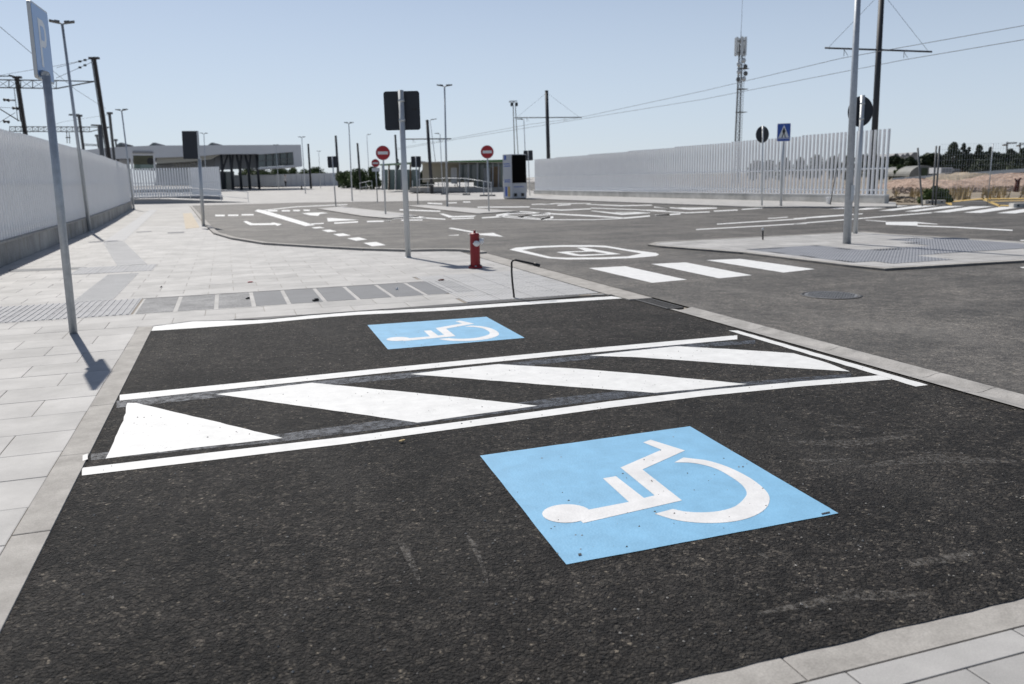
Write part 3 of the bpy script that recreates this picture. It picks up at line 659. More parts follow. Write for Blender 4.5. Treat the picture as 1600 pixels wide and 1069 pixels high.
# studded slabs on the right island (rows parallel to its kerbs)
stP = W2([(1165, 393), (1262, 386), (1352, 396), (1440, 387), (1390, 376.5), (1480, 373.5), (1600, 382.5), (1640, 386), (1600, 392), (1440, 404), (1495, 408.5), (1392, 417), (1330, 411)])
def inside(P, x, y):
    c = False
    for i in range(len(P)):
        a, b = P[i-1], P[i]
        if (a.y > y) != (b.y > y) and x < (b.x-a.x)*(y-a.y)/(b.y-a.y)+a.x: c = not c
    return c
for i in range(-5, 25):
    for j in range(-5, 25):
        x, y = 8.2+i*.4, 9.0+j*.4
        if inside(stP, x+.2, y+.2): lay(studB, 'studded_slab', isl_r, x, y, .0325-ZS)
# joints and pale slabs of the island paving
IP = [tuple(g(x, y).to_2d()) for x, y in [(1030, 385), (1114, 377.5), (1260, 370), (1330, 367), (1393, 369.5), (1600, 381.5), (1700, 389), (1700, 400), (1600, 408.5), (1382, 421), (1319, 415), (1161, 396)]]
n_ = 0
for i in range(-2, 20):
    for j in range(-2, 24):
        x, y = 8.2+i*.63+(j % 2)*.31, 9.0+j*.42
        if inside(stP, x+.3, y+.2): continue
        P = clip(IP, x+.006, x+.624, y+.006, y+.414)
        if len(P) > 2 and area(P) > .02:
            obj('paving_slab', prism(bmesh.new(), P, .02, .0325), random.choice(slab_tones), isl_r)

# pale kerb strip and low footway in front of the long fence
fk = struct(flat('fence_footway', [W2([(822, 311), (1000, 318.2), (1180, 325), (1296, 324.8), (1400, 324.5), (1400, 318), (1385, 317), (832, 304)])], .05, 'slab'))
P = W2([(822, 311.3), (1000, 318.5), (1180, 325.3), (1296, 325.1), (1400, 324.8)])
kerb_run('kerb_stone', P, .15, .056, 'kerb', fk, 1.2)
struct(flat('site_ground', [[(26.3, 27.1), (29.5, 22.8), (30.2, 14), (60, 2), (120, 20), (160, 120), (40, 120), (25, 64)]], -.03, 'earth'))
struct(flat('yellow_bay_asphalt', [W2([(1452, 320), (1470, 318.5), (1497, 313.5), (1600, 312), (1700, 312), (1700, 328), (1600, 322.5), (1560, 320)])], .004, 'asp_old'))
yb = bpy.data.objects['yellow_bay_asphalt']
cm_ = lambda pts, th: stroke('yellow_line', crop(1380, 200, 7.2727, pts), [t/7.27 for t in th] if isinstance(th, list) else th/7.27, 'yellow', yb, .009)
cm_([(690, 838), (780, 865)], [26, 34]); cm_([(700, 845), (1100, 806), (1700, 800)], [14, 12, 10]); cm_([(1130, 808), (1330, 888)], [20, 26]); cm_([(1200, 835), (1500, 826), (1700, 822)], [9, 9, 9]); cm_([(1310, 880), (1500, 884)], 12)

# ================================================================== FENCES OF WHITE SLATS
slat_me = bpy.data.meshes.new('slat'); _b = B(-.07, .07, -.025, .025, 0, 1); _b.to_mesh(slat_me); _b.free(); slat_me.materials.append(M['white_metal'])
def slat_fence(name, label, pts, zb, tops, matw, base_w=.24, sp=.236, foot_z=0., turn=PI/2, bw=1.):
    root = thing(name, label, 'fence')
    pts = [Vector(p) for p in pts]
    rails = bmesh.new(); L0 = 0
    tot = sum((b-a).length for a, b in zip(pts, pts[1:]))
    for a, b in zip(pts, pts[1:]):
        d = b-a; L = d.length; d.normalize(); an = math.atan2(d.y, d.x); n = round(L/sp)
        base = bmesh.new(); s = Vector((-d.y, d.x))*base_w/2
        nb = max(1, round(L/5.2))
        for k in range(nb):
            p = a+d*(L*k/nb+.006); q = a+d*(L*(k+1)/nb-.006)
            obj('concrete_base', prism(bmesh.new(), [p-s, q-s, q+s, p+s], foot_z-.08, foot_z+zb), matw, root)
            obj('base_cap', prism(bmesh.new(), [p-s*1.12, q-s*1.12, q+s*1.12, p+s*1.12], foot_z+zb, foot_z+zb+.035), 'white_metal' if zb < .4 else 'kerb', root)
        for k in range(n):
            p = a+d*((k+.5)*L/n); t = tops(L0+(k+.5)*L/n)
            o = bpy.data.objects.new('slat', slat_me); o.location = (p.x, p.y, foot_z+zb+.05); o.rotation_euler = (0, 0, an+turn); o.scale = (bw, 1, t-zb-.05); link(o, root)
        for z in (zb+.22, zb+1.1):
            bar(rails, (a.x, a.y, foot_z+z), (b.x, b.y, foot_z+z), .04, .06)
        L0 += L
    obj('rail', rails, 'white_metal', root)
    return root
slat_fence('slat_fence', 'long white slatted fence on a stained concrete wall beside the left pavement', [(-4.08, 12.3), (-4.12, 17), (-4.27, 24.4), (-4.42, 31), (-4.78, 38.7), (-5.75, 57)], .41, lambda s: 2.57+.055*int(s/8.5)*.5, 'concrete_stained')
slat_fence('slat_fence', 'white slatted fence on a low concrete wall at the far side of the road', [(25.84, 27.53), (23.4, 62.5)], .38, lambda s: 3.06-.045*(int(s/5.2)), 'concrete', bw=.78)
pA, pB = gs(206, 318.5), gs(347, 315)
D1 = dep(pA)+3
qa = pd(203, 306, D1); qb = pd(300, 306, D1+1); qc = pd(346, 304, D1-.5)
slat_fence('slat_fence', 'short white slatted fence behind the handrail ramp of the station', [qa.to_2d(), qb.to_2d(), qc.to_2d()], .35, lambda s: 2.62, 'grey_wall', foot_z=.12, sp=.205, turn=.25)

# ================================================================== POLES, SIGNS, LAMPS
def stand(name, label, cat, base, top, group=None, square_=False):
    """thing at the ground point under pixel base, leaning as the photographed pole does"""
    pb = gs(*base) if not isinstance(base, Vector) else base
    D = dep(pb); pt = pd(top[0], top[1], D); d = pt-pb; h = d.length
    t = thing(name, label, cat, tuple(pb), 0, group)
    t.rotation_mode = 'QUATERNION'; t.rotation_quaternion = Vector((0, 0, 1)).rotation_difference(d)
    t['h_'] = h; del t['h_']
    return t, h, D
def px2m(D, px): return px*D/FPX*1.0
def pole(t, h, r0_, r1_=None, m='galv', name='pole', n=10):
    bm = bmesh.new(); tube(bm, [(0, 0, 0), (0, 0, h)], [r0_, r1_ or r0_], n); return obj(name, bm, m, t)
def plate(t, h): 
    obj('base_collar', lathe(bmesh.new(), [(.075, 0), (.075, .012), (.05, .014)], 12), 'galv_light', t)
def rrect(w, h, r, n=4):
    P = []
    for cx, cz, a0 in ((w/2-r, h/2-r, 0), (-w/2+r, h/2-r, PI/2), (-w/2+r, -h/2+r, PI), (w/2-r, -h/2+r, 1.5*PI)):
        for k in range(n+1): P.append((cx+r*math.cos(a0+k*PI/2/n), cz+r*math.sin(a0+k*PI/2/n)))
    return P
def face_mx(yaw, z, off=0.):                               # plane standing upright: local x right, y up, z towards the viewer of the face
    # yaw: heading of the face normal, 0 = -Y (towards the camera side)
    nrm = Vector((math.sin(yaw), -math.cos(yaw), 0)); rt = Vector((math.cos(yaw), math.sin(yaw), 0)); up = Vector((0, 0, 1))
    o_ = nrm*off+up*z
    return Matrix(((rt.x, up.x, nrm.x, o_.x), (rt.y, up.y, nrm.y, o_.y), (rt.z, up.z, nrm.z, o_.z), (0, 0, 0, 1)))
VY = -YAW                                                  # faces turned to the camera

# --- parking sign on the left
ps, h, D = stand('parking_sign', 'blue parking sign on a grey pole at the left pavement edge, seen from its side', 'traffic sign', (115, 522), (66, 60))
TOPZ, BOTZ = 3.09, 2.42
a = pd(53, 62, D-.02); k_ = D
while True:
    k_ += .01; b = pd(79, 74, k_); dirv = b-a; dirv.z = 0
    if dirv.length > .61 or k_ > D+2: break
dirv.normalize()
pole(ps, 2.43, .037, m='galv')
yawp = math.atan2(dirv.y, dirv.x)
# pole rises behind the board; board hung from its first edge to the right
inv = ps.rotation_quaternion.to_matrix().to_4x4(); inv.translation = ps.location; inv = inv.inverted()
ctr = inv @ (Vector((a.x, a.y, (TOPZ+BOTZ)/2))+dirv*.31)
mxP = face_mx(yawp, 0); mxP.translation = ctr
obj('board', prism(bmesh.new(), rrect(.62, .68, .03), -.03, .0, mxP), 'galv_light', ps)
obj('sign_face', prism(bmesh.new(), rrect(.585, .645, .03), .0, .003, mxP), 'p_blue_glare', ps)
obj('letter_P', prism(bmesh.new(), [(-.12, -.22), (-.05, -.22), (-.05, -.03), (.06, -.03), (.12, .0), (.15, .06), (.15, .13), (.12, .19), (.06, .22), (-.12, .22)], .003, .005, mxP), 'sign_white', ps)
obj('letter_counter', prism(bmesh.new(), [(-.05, .03), (.05, .03), (.08, .06), (.08, .13), (.05, .16), (-.05, .16)], .005, .006, mxP), 'p_blue_glare', ps)
q = inv @ (Vector((a.x, a.y, 0))+dirv*.31)
obj('bracket', bar(bmesh.new(), (0, 0, 2.44), (ctr.x, ctr.y, 2.47), .05, .03), 'galv_light', ps)
bm = bmesh.new(); tube(bm, [(0, 0, 2.44), (ctr.x-(mxP.col[2].x*.05), ctr.y-(mxP.col[2].y*.05), 2.5), (ctr.x-(mxP.col[2].x*.05), ctr.y-(mxP.col[2].y*.05), 3.0)], .035, 8); obj('upper_post', bm, 'galv', ps)

def back_sign(label, base, top, c, wpx, hpx, yaw=VY, post=.035, group='signs seen from behind', pole_m='galv_light', shape='rect', front=True, polar=None):
    t, h, D = stand('road_sign', label, 'traffic sign', base, top, group)
    pole(t, h, post, m=pole_m); plate(t, h)
    w, hh = px2m(D, wpx), px2m(D, hpx); zc = h-px2m(D, c[1]-top[1]) if False else h-hh/2-.01
    dx = px2m(D, c[0])
    mx = face_mx(yaw, zc, 0); rt = Vector((math.cos(yaw), math.sin(yaw), 0)); nr = Vector((math.sin(yaw), -math.cos(yaw), 0))
    tr = Vector((0, 0, zc))+rt*dx-nr*(post+.012); mx.translation = tr
    P = rrect(w, hh, .07*w) if shape == 'rect' else [(w/2*math.cos(k*PI/16), hh/2*math.sin(k*PI/16)) for k in range(32)]
    obj('sign_back', prism(bmesh.new(), P, -.02, .0, mx), 'sign_back', t)
    P2 = [(x*.97, y*.97) for x, y in P]
    obj('sign_face', prism(bmesh.new(), P2, -.022, -.0201, mx), 'sign_white' if shape == 'rect' else 'sign_red', t)
    for dz in (-hh*.25, hh*.25):
        bm = bmesh.new(); tube(bm, [(0, 0, zc+dz-.02), (0, 0, zc+dz+.02)], post+.008, 10); obj('clamp', bm, 'galv_light', t)
    return t, mx, w, hh
t, mx, w, hh = back_sign('dark back of a square sign on a tall grey pole behind the top parking bay', (638, 403), (626, 141), (-.0, 0), 54, 57, post=.052)
bm = bmesh.new(); box(bm, w*.27, w*.33, .0, .04, 0, .002, mx); box(bm, w*.35, w*.41, .0, .04, 0, .002, mx); obj('sticker', bm, 'black', t)
# sign by the road bend, board turned and hung to the left of its pole
t, h, D = stand('road_sign', 'dark turned square sign hung left of its pole at the road bend', 'traffic sign', (318, 354), (309, 206), 'signs seen from behind')
pole(t, h-.86, .055, m='galv_light'); plate(t, h)
mx = face_mx(VY-.35, h-.44); mx.translation = Vector((-.27, .1, h-.44))
obj('sign_back', prism(bmesh.new(), rrect(.62, .9, .02), -.06, .0, mx), 'sign_back', t)
obj('sign_edge', prism(bmesh.new(), [(.312, -.45), (.325, -.45), (.325, .45), (.312, .45)], -.07, .012, mx), 'galv_light', t)
obj('sign_edge', prism(bmesh.new(), [(-.31, .452), (.31, .452), (.31, .466), (-.31, .466)], -.07, .012, mx), 'galv_light', t)
back_sign('small dark square sign back left of the no entry signs', (525, 324), (519, 244), (0, 0), 16, 17)
back_sign('small dark square sign back right of the big sign pole', (653, 319), (649.5, 244), (0, 0), 15, 16.5)
back_sign('small dark square sign back beside the black information pillar', (828, 306), (825, 235), (0, 0), 14, 15, pole_m='galv_light')
back_sign('round dark sign back beside the pedestrian crossing sign', (1190.5, 323), (1192, 196.5), (0, 0), 20, 25, shape='round')
back_sign('round dark sign back behind the thick lamp column', (1336, 367), (1348, 149), (-.14, 0), 38, 45, shape='round', post=.05)

def no_entry(label, base, top, dpx, plaque=False):
    t, h, D = stand('no_entry_sign', label, 'traffic sign', base, top, 'no entry signs')
    d = px2m(D, dpx); zc = h-d/2
    pole(t, h-.03, .035 if not plaque else .03, m='galv_light'); plate(t, h)
    mx = face_mx(VY, zc, .04)
    circ = [(math.cos(k*PI/18), math.sin(k*PI/18)) for k in range(36)]
    obj('board', prism(bmesh.new(), [(x*d/2, y*d/2) for x, y in circ], -.02, 0, mx), 'sign_white', t)
    obj('red_disc', prism(bmesh.new(), [(x*d*.475, y*d*.475) for x, y in circ], 0, .003, mx), 'sign_red', t)
    obj('white_bar', prism(bmesh.new(), [(-d*.35, -d*.1), (d*.35, -d*.1), (d*.35, d*.1), (-d*.35, d*.1)], .003, .005, mx), 'sign_white', t)
    if plaque: obj('plaque', prism(bmesh.new(), rrect(d*.95, d*.42, .02), -.015, 0, face_mx(VY, zc-d*.78, .04)), 'sign_white', t)
no_entry('large red no entry sign left of the big sign pole', (602.5, 335.5), (598, 227.5), 22)
no_entry('small red no entry sign with a white plaque beneath it', (590, 317), (586.5, 248.5), 12.5, True)
no_entry('red no entry sign in front of the tram stop, left of the black pillar', (764, 331), (761, 227), 20)

# --- pedestrian crossing sign
t, h, D = stand('pedestrian_sign', 'blue pedestrian crossing sign with white triangle in front of the slatted fence', 'traffic sign', (1220, 323.5), (1225, 193))
w, hh = px2m(D, 19.5), px2m(D, 26.5); zc = h-hh/2
pole(t, h-.05, .05, m='galv_light'); plate(t, h)
mx = face_mx(VY-.2, zc, .06)
obj('board', prism(bmesh.new(), rrect(w, hh, .04), -.02, 0, mx), 'sign_white', t)
obj('sign_face', prism(bmesh.new(), rrect(w*.95, hh*.96, .035), 0, .003, mx), 'sign_blue', t)
obj('white_triangle', prism(bmesh.new(), [(-w*.4, -hh*.3), (w*.4, -hh*.3), (0, hh*.42)], .003, .005, mx), 'sign_white', t)
bm = bmesh.new()
prism(bm, [(math.cos(k*PI/5)*.03, hh*.2+math.sin(k*PI/5)*.035) for k in range(10)], .005, .007, mx)
prism(bm, [(-.035, -.04), (.035, -.04), (.06, .06), (.03, .12), (-.03, .12), (-.06, .06)], .005, .0065, mx)
prism(bm, [(-.035, -.04), (0, -.04), (-.045, -.21), (-.085, -.21)], .005, .007, mx); prism(bm, [(0, -.04), (.035, -.04), (.09, -.21), (.05, -.21)], .005, .0075, mx)
obj('walking_figure', bm, 'black', t)
obj('frame_strip', prism(bmesh.new(), [(-w*.475, -hh*.36), (w*.475, -hh*.36), (w*.475, -hh*.335), (-w*.475, -hh*.335)], .003, .0055, mx), 'sign_white', t)

# --- lamps
def lamp(label, base, top, headw=.5, arm=.12, r=.055, yaw=VY, single=0, m='galv', group='double headed street lamps', tilt=.0, headm='mast_grey'):
    t, h, D = stand('street_lamp', label, 'street lamp', base, top, group)
    pole(t, h, r, r*.62, m=m); obj('base_collar', lathe(bmesh.new(), [(r*1.9, 0), (r*1.9, .02), (r*1.25, .03)], 12), 'galv_light', t)
    rt = Vector((math.cos(yaw), math.sin(yaw), 0)); sides = (-1, 1) if not single else (single,)
    for s in sides:
        d = rt*s; z0 = h-.05; z1 = h+(.02+tilt*s)
        obj('arm', tube(bmesh.new(), [(0, 0, z0), (d.x*arm, d.y*arm, z1)], r*.4, 6), m, t)
        bm = bmesh.new(); q = Vector((d.x*arm, d.y*arm, z1)); e = q+d*headw+Vector((0, 0, .05))
        bar(bm, q, e, .22, .045); bar(bm, q+Vector((0, 0, .03)), q+d*headw*.5+Vector((0, 0, .05)), .14, .05)
        obj('lamp_head', bm, headm, t)
    return t
lamp('nearest lamp with two flat heads standing against the left slatted fence', (140.5, 363), (97, 37), .28, .06, .06, yaw=VY+.5)
lamp('lamp with two heads at the far end of the left slatted fence', (209.5, 328), (190, 173), .25, .08)
lamp('thin lamp with two heads behind the turned dark sign', (323, 304), (318.5, 209), .3, .1, .045)
lamp('thin lamp with two heads at the right end of the station building', (477.5, 303), (471.5, 215), .28, .06, .045)
lamp('lamp with two heads right of the station in the paved square', (550.5, 314.5), (545, 193), .25, .06, .05)
lamp('tall lamp with two heads right of the big square sign back', (699, 324), (694.5, 135), .3, .08, .06)
lamp('faint thin lamp standing before the station window band', (436, 298), (431, 227), .25, .06, .04)
lamp('faint far lamp beyond the square left of the no entry signs', (501, 294), (498, 237), .2, .06, .035)
lamp('slim far lamp with one arm behind the no entry signs', (578, 294), (573, 211), .45, .08, .045, single=1, group='single arm street lamps')
lamp('slim lamp with one arm beside the dark tram mast', (686, 297), (672, 188), .6, .08, .045, single=1, group='single arm street lamps')
lamp('slim lamp with one arm left of the tall double lamp', (692, 304), (687.5, 209.5), .35, .08, .04, single=-1, group='single arm street lamps')
lamp('slim lamp with one arm left of the dark mast above the fence', (823, 300), (818.5, 187), .5, .08, .045, single=-1, group='single arm street lamps')
# thick column on the right island (its head is above the picture)
t, h, D = stand('street_lamp', 'thick grey lamp column on the right island in front of a round sign', 'street lamp', (1323, 383.5), (1345, -110), 'double headed street lamps')
pole(t, h, .076, .05, m='galv', n=12)
obj('base_collar', lathe(bmesh.new(), [(.1, 0), (.1, .015), (.09, .02)], 14), 'galv_light', t)
obj('inspection_door', B(-.035, .035, -.094, -.085, .85, 1.15), 'galv_light', t)
for s in (-1, 1):
    obj('lamp_head', bar(bmesh.new(), (s*.1, 0, h), (s*.45, 0, h+.05), .22, .05), 'mast_grey', t)

# --- tram masts with bracket arms
def tram_mast(label, base, top, wpx, armL=None, armR=None, army=None, stays=False):
    t, h, D = stand('tram_mast', label, 'mast', base, top, 'tram line masts')
    r = px2m(D, wpx)/2
    pole(t, h, r*1.12, r*.9, m='dark_steel', n=12)
    obj('mast_cap', lathe(bmesh.new(), [(r, h), (r, h+.06), (r*.3, h+.1)], 10), 'dark_steel', t)
    inv = t.rotation_quaternion.to_matrix().to_4x4(); inv.translation = t.location; inv = inv.inverted()
    if armL:
        a = inv @ pd(armL[0], armL[1], D-.02); b = inv @ pd(armR[0], armR[1], D-.02)
        a.y += 0; obj('cross_arm', tube(bmesh.new(), [a, b], .04 if stays else .05, 8), 'dark_steel', t)
        if stays:
            for e in (a, b):
                obj('stay_wire', tube(bmesh.new(), [(0, 0, h-.1), e.lerp(Vector((0, 0, e.z)), .06)], .008, 5), 'dark_steel', t)
        for f in (.18, .74):
            p = a.lerp(b, f); bm = bmesh.new()
            tube(bm, [p, p+Vector((0, 0, -.32))], .012, 5); tube(bm, [p+Vector((0, 0, -.05)), p+Vector((.22, 0, -.3))], .01, 5)
            obj('hanger', bm, 'dark_steel', t)
    return t, D
tram_mast('near dark tram mast with a stayed cross arm at the right of the fence', (1361, 314), (1378, -16), 9, (1289, 75), (1456, 81), stays=True)
tram_mast('dark tram mast with a cross arm rising above the left end of the fence', (858.5, 300), (854, 143), 5.6, (804, 184), (909, 183.5), stays=True)
tram_mast('dark tram mast with a long cross arm beside the slim one arm lamp', (675, 303), (667.5, 189), 5, (632, 217.5), (705, 217))
tram_mast('dark tram mast right behind the large no entry sign', (623, 297), (617.5, 212), 3.4)
tram_mast('dark tram mast left of the small no entry sign', (564, 297), (558.5, 225), 3.2)
tram_mast('dark leaning tram mast behind the small square sign back', (530, 293), (524.5, 213), 3.6)
tram_mast('dark tram mast just right of the station roof end', (486, 295), (481.5, 226), 3)
def wire(label, pts, r=.012, m='dark_steel', group='overhead tram wires'):
    o = obj('overhead_wire', tube(bmesh.new(), pts, r, 5), m); return tag(o, label, 'wire', group)
Dn, Df, Dg = dep(gs(1361, 314)), dep(gs(858.5, 300)), dep(gs(675, 303))
wire('upper overhead tram wire running from the right picture edge to the far masts', [pd(1800, 5, Dn-14), pd(1600, 40, Dn-7), pd(1315, 91, Dn), pd(1100, 142, Dn+14), pd(900, 185, Df-4), pd(830, 194, Df), pd(705, 217, Dg), pd(620, 232, Dg+15)])
wire('lower overhead tram wire running from the right picture edge to the far masts', [pd(1800, 32, Dn-14), pd(1600, 62, Dn-7), pd(1413, 93.5, Dn), pd(1100, 155, Dn+18), pd(893, 188.5, Df), pd(700, 220, Dg), pd(620, 234, Dg+15)])

# --- railway portals behind the left fence
def rail_portal(label, D, masts, beam, r, group='railway portals behind the left fence', arm=None, end=None):
    root = thing('railway_portal', label, 'catenary portal', (0, 0, 0), 0, group)
    org = None
    for (top, bot, wpx, m) in masts:
        p = pd(top[0], top[1], D); q = pd(bot[0], bot[1], D); dn = (q-p).normalized(); q = p+dn*((p.z+.1)/-dn.z)
        if org is None:
            org = Vector((q.x, q.y, 0)); root.location = org
        w = px2m(D, wpx); bm = bmesh.new()
        bar(bm, q-org, p-org, w*.6, .05)                       # H-section mast
        bar(bm, q-org+hR*(w*.33)-hF*.08, p-org+hR*(w*.33)-hF*.08, .03, .18); bar(bm, q-org-hR*(w*.33)-hF*.08, p-org-hR*(w*.33)-hF*.08, .03, .18)
        obj('mast', bm, m, root)
        obj('mast_head', bar(bmesh.new(), p-org-hR*w*.75, p-org+hR*w*.75, .22, px2m(D, 3)), m, root)
    bm = bmesh.new(); x0, y0t, y0b, x1, y1t, y1b, seg = beam
    P = lambda f, top: pd(x0+(x1-x0)*f, (y0t+(y1t-y0t)*f) if top else (y0b+(y1b-y0b)*f), D)-org
    tk = px2m(D, r)
    bar(bm, P(0, 1), P(1, 1), tk); bar(bm, P(0, 0), P(1, 0), tk)
    for k in range(seg+1):
        f = k/seg; bar(bm, P(f, 1), P(f, 0), tk*.7)
        if k < seg:
            bar(bm, P(f, 1), P(f+1/seg, 0), tk*.35); bar(bm, P(f, 0), P(f+1/seg, 1), tk*.35)
    if end:
        e = pd(end[0], end[1], D)-org; bar(bm, P(1, 1), e, tk); bar(bm, P(1, 0), e, tk)
    obj('truss_beam', bm, 'mast_grey', root)
    return root, org
rp, og = rail_portal('near railway portal with a truss beam and two dark masts above the left fence', 47, [((147, 91), (170, 240), 9.5, 'mast_brown'), ((27, 121), (40, 205), 7.5, 'mast_brown')], (-60, 124, 136, 88, 126, 138.5, 8), 1.6, end=(147, 127.5))
def P3(x, y, D=47): return pd(x, y, D)-og
bm = bmesh.new(); bar(bm, P3(-40, 120), P3(16, 119), .05); bar(bm, P3(14, 118), P3(30, 122), .1); obj('top_bracket', bm, 'dark_steel', rp)
bm = bmesh.new(); bar(bm, P3(22, 138), P3(28, 190), .03); bar(bm, P3(26, 138), P3(32, 190), .03); bar(bm, P3(-20, 158), P3(30, 189), .05); bar(bm, P3(-20, 203), P3(24, 176), .02); bar(bm, P3(-20, 167), P3(27, 169), .02); obj('cantilever', bm, 'dark_steel', rp)
for (x, y) in ((10, 156), (24, 169), (10, 190)):
    bm = bmesh.new(); tube(bm, [P3(x-4, y), P3(x, y), P3(x+4, y+1)], [.09, .05, .09], 8); obj('insulator', bm, 'dark_steel', rp)
bm = bmesh.new(); tube(bm, [P3(9, 156), P3(24, 157)], [.05, .05], 6); obj('insulator_rod', bm, 'galv', rp)
for a, b in (((144, 91), (88, 106)), ((144, 97), (88, 122))):
    obj('tension_wire', tube(bmesh.new(), [P3(*a), P3(*b)], .012, 5), 'dark_steel', rp)
    for f in (.2, .34): 
        c = P3(a[0]+(b[0]-a[0])*f, a[1]+(b[1]-a[1])*f); obj('insulator', bar(bmesh.new(), c-hR*.06, c+hR*.06, .1), 'dark_steel', rp)
rp2, og = rail_portal('second railway portal with a thin truss beam and grey masts', 68, [((171.5, 177), (179, 247), 5, 'mast_grey'), ((124, 181), (131, 233), 5, 'mast_grey')], (15, 198, 205.5, 140, 198.5, 206, 14), 1.2, end=(171, 199))
bm = bmesh.new(); bar(bm, P3(108, 179.5, 68), P3(124, 179.5, 68), .12); bar(bm, P3(104, 206, 68), P3(105, 224, 68), .05); bar(bm, P3(108, 206, 68), P3(109, 224, 68), .05); bar(bm, P3(103, 215, 68), P3(110, 215, 68), .08); obj('cantilever', bm, 'dark_steel', rp2)
rp3, og = rail_portal('third and farthest railway portal showing above the left fence', 104, [((151.5, 212), (155, 232), 3.5, 'mast_grey'), ((181, 219), (184, 245), 3, 'mast_grey')], (132, 225, 227.5, 152, 226, 228, 2), .8)
mm, h, D = stand('railway_mast', 'short grey railway mast right beside the dark near portal mast', 'mast', pd(167, 330, 60).to_3d()*1.0, (156.5, 203))
mm.location.z = 0; pole(mm, h, .16, .15, m='mast_grey', n=8); obj('mast_arm', B(-.55, 0, -.05, .05, h-.1, h), 'dark_steel', mm)
def swire(label, pts, r=.01): return wire(label, pts, r, group='railway overhead wires')
swire('thin railway wire slanting down from the left picture edge behind the parking sign', [pd(-120, -40, 26), pd(0, 42, 30), pd(55, 88, 34), pd(118, 140, 45), pd(165, 170, 60)])
swire('thin railway wires running left from the top of the dark mast', [pd(-60, 131, 47), pd(10, 116, 47), pd(88, 103, 47), pd(147, 91, 47)])
swire('thin railway wire falling from the second portal towards the station', [pd(30, 212, 68), pd(100, 190, 68), pd(172, 179, 68)])

# ================================================================== STREET OBJECTS
# hydrant
hy = thing('fire_hydrant', 'red fire hydrant with white outlet caps on the pavement corner', 'fire hydrant', tuple(g(743, 419, ZS)))
obj('column', lathe(bmesh.new(), [(.075, .03), (.083, .05), (.083, .30), (.078, .52), (.078, .56), (.083, .565), (.083, .585), (.06, .6), (.03, .605)], 20), 'red', hy)
obj('base_flange', lathe(bmesh.new(), [(.12, 0), (.12, .035), (.095, .04)], 16), 'red', hy)
for k in range(6):
    a = k*PI/3+.3; obj('bolt', lathe(bmesh.new(), [(.014, .0), (.014, .055)], 6, Matrix.Translation((math.cos(a)*.104, math.sin(a)*.104, 0))), 'iron' if k % 2 else 'galv', hy)
obj('top_nut', lathe(bmesh.new(), [(.022, .6), (.022, .645), (.014, .65)], 5), 'red', hy)
for k, (az, zz) in enumerate(((-.55, .43), (.35, .46))):
    d = Vector((math.sin(az+.5), -math.cos(az+.5), 0)); q = d.to_track_quat('Z', 'Y').to_matrix().to_4x4(); q.translation = Vector((0, 0, zz))
    obj('outlet', lathe(bmesh.new(), [(.04, .05), (.04, .1)], 12, q), 'red', hy)
    c = obj('outlet_cap', lathe(bmesh.new(), [(.045, .1), (.05, .105), (.05, .14), (.03, .145), (.018, .16)], 12, q), 'sign_white', hy)
    obj('cap_lug', box(bmesh.new(), -.058, .058, -.012, .012, .11, .135, q), 'sign_white', c)
obj('hose_bracket', bar(bmesh.new(), (.06, -.02, .48), (.17, -.0, .50), .02, .015), 'galv', hy)
hy.scale = (.95, .95, .93)
# bent black conduit
b0 = g(803.5, 465.5, ZS); D = dep(b0)
pc = [pd(x, y, D) for x, y in ((803.5, 466), (800.5, 440), (799.5, 425), (799.5, 410), (802, 406.5), (806, 406.5), (820, 409.5), (836, 413))]
cd = thing('bent_conduit', 'thin black bent conduit pipe sticking up from the ribbed paving', 'pipe', tuple(b0))
obj('pipe', tube(bmesh.new(), [p-b0 for p in pc], .0125, 8), 'black', cd)
obj('end_coupling', tube(bmesh.new(), [pd(834, 412.6, D)-b0, pd(843.5, 415.5, D)-b0], .02, 8), 'black', cd)
# short conduit on the island
b0 = g(1192, 375, .03); sc = thing('short_conduit', 'short black conduit stub with pale tip on the right island', 'pipe', tuple(b0))
obj('pipe', tube(bmesh.new(), [(0, 0, 0), (-.012, 0, .2)], .016, 8), 'black', sc); obj('tip', tube(bmesh.new(), [(-.012, 0, .2), (-.014, 0, .25)], .022, 8), 'galv_light', sc)
# bottle cap sized litter on the pavement
def litter(label, px, w, hgt, m):
    p = g(px[0], px[1], ZS+.004); bm = bmesh.new(); n = 9
    P = [(w*(.5+.5*random.random())*math.cos(k*2*PI/n)*.6, w*.4*(.6+.4*random.random())*math.sin(k*2*PI/n)) for k in range(n)]
    prism(bm, P, 0, hgt*.6); prism(bm, [(x*.6+.01, y*.7) for x, y in P], hgt*.6, hgt)
    o = obj('litter', bm, m); o.location = p; o.rotation_euler = (random.uniform(-.1, .1), 0, random.uniform(-.5, .5)); tag(o, label, 'litter')
litter('crumpled dark scrap on the fourth grey slab', (387, 467), .06, .02, 'black')
litter('crumpled black and white scrap on a slate grey slab edge', (493, 470), .09, .03, 'black')
litter('small pale scrap on a slate grey slab', (620, 452.5), .05, .03, 'sign_white')
litter('brown stick lying on the pavement left of the hydrant', (690, 438), .12, .015, 'trunk_red')
litter('small reddish scrap on the wide pale pavement', (390, 441), .09, .01, 'sign_red')
litter('tiny stone on the pavement near the tactile path', (252, 449), .03, .02, 'iron')
litter('tiny pale leaf on the dark asphalt of the near bay', (628, 689), .035, .006, 'straw')
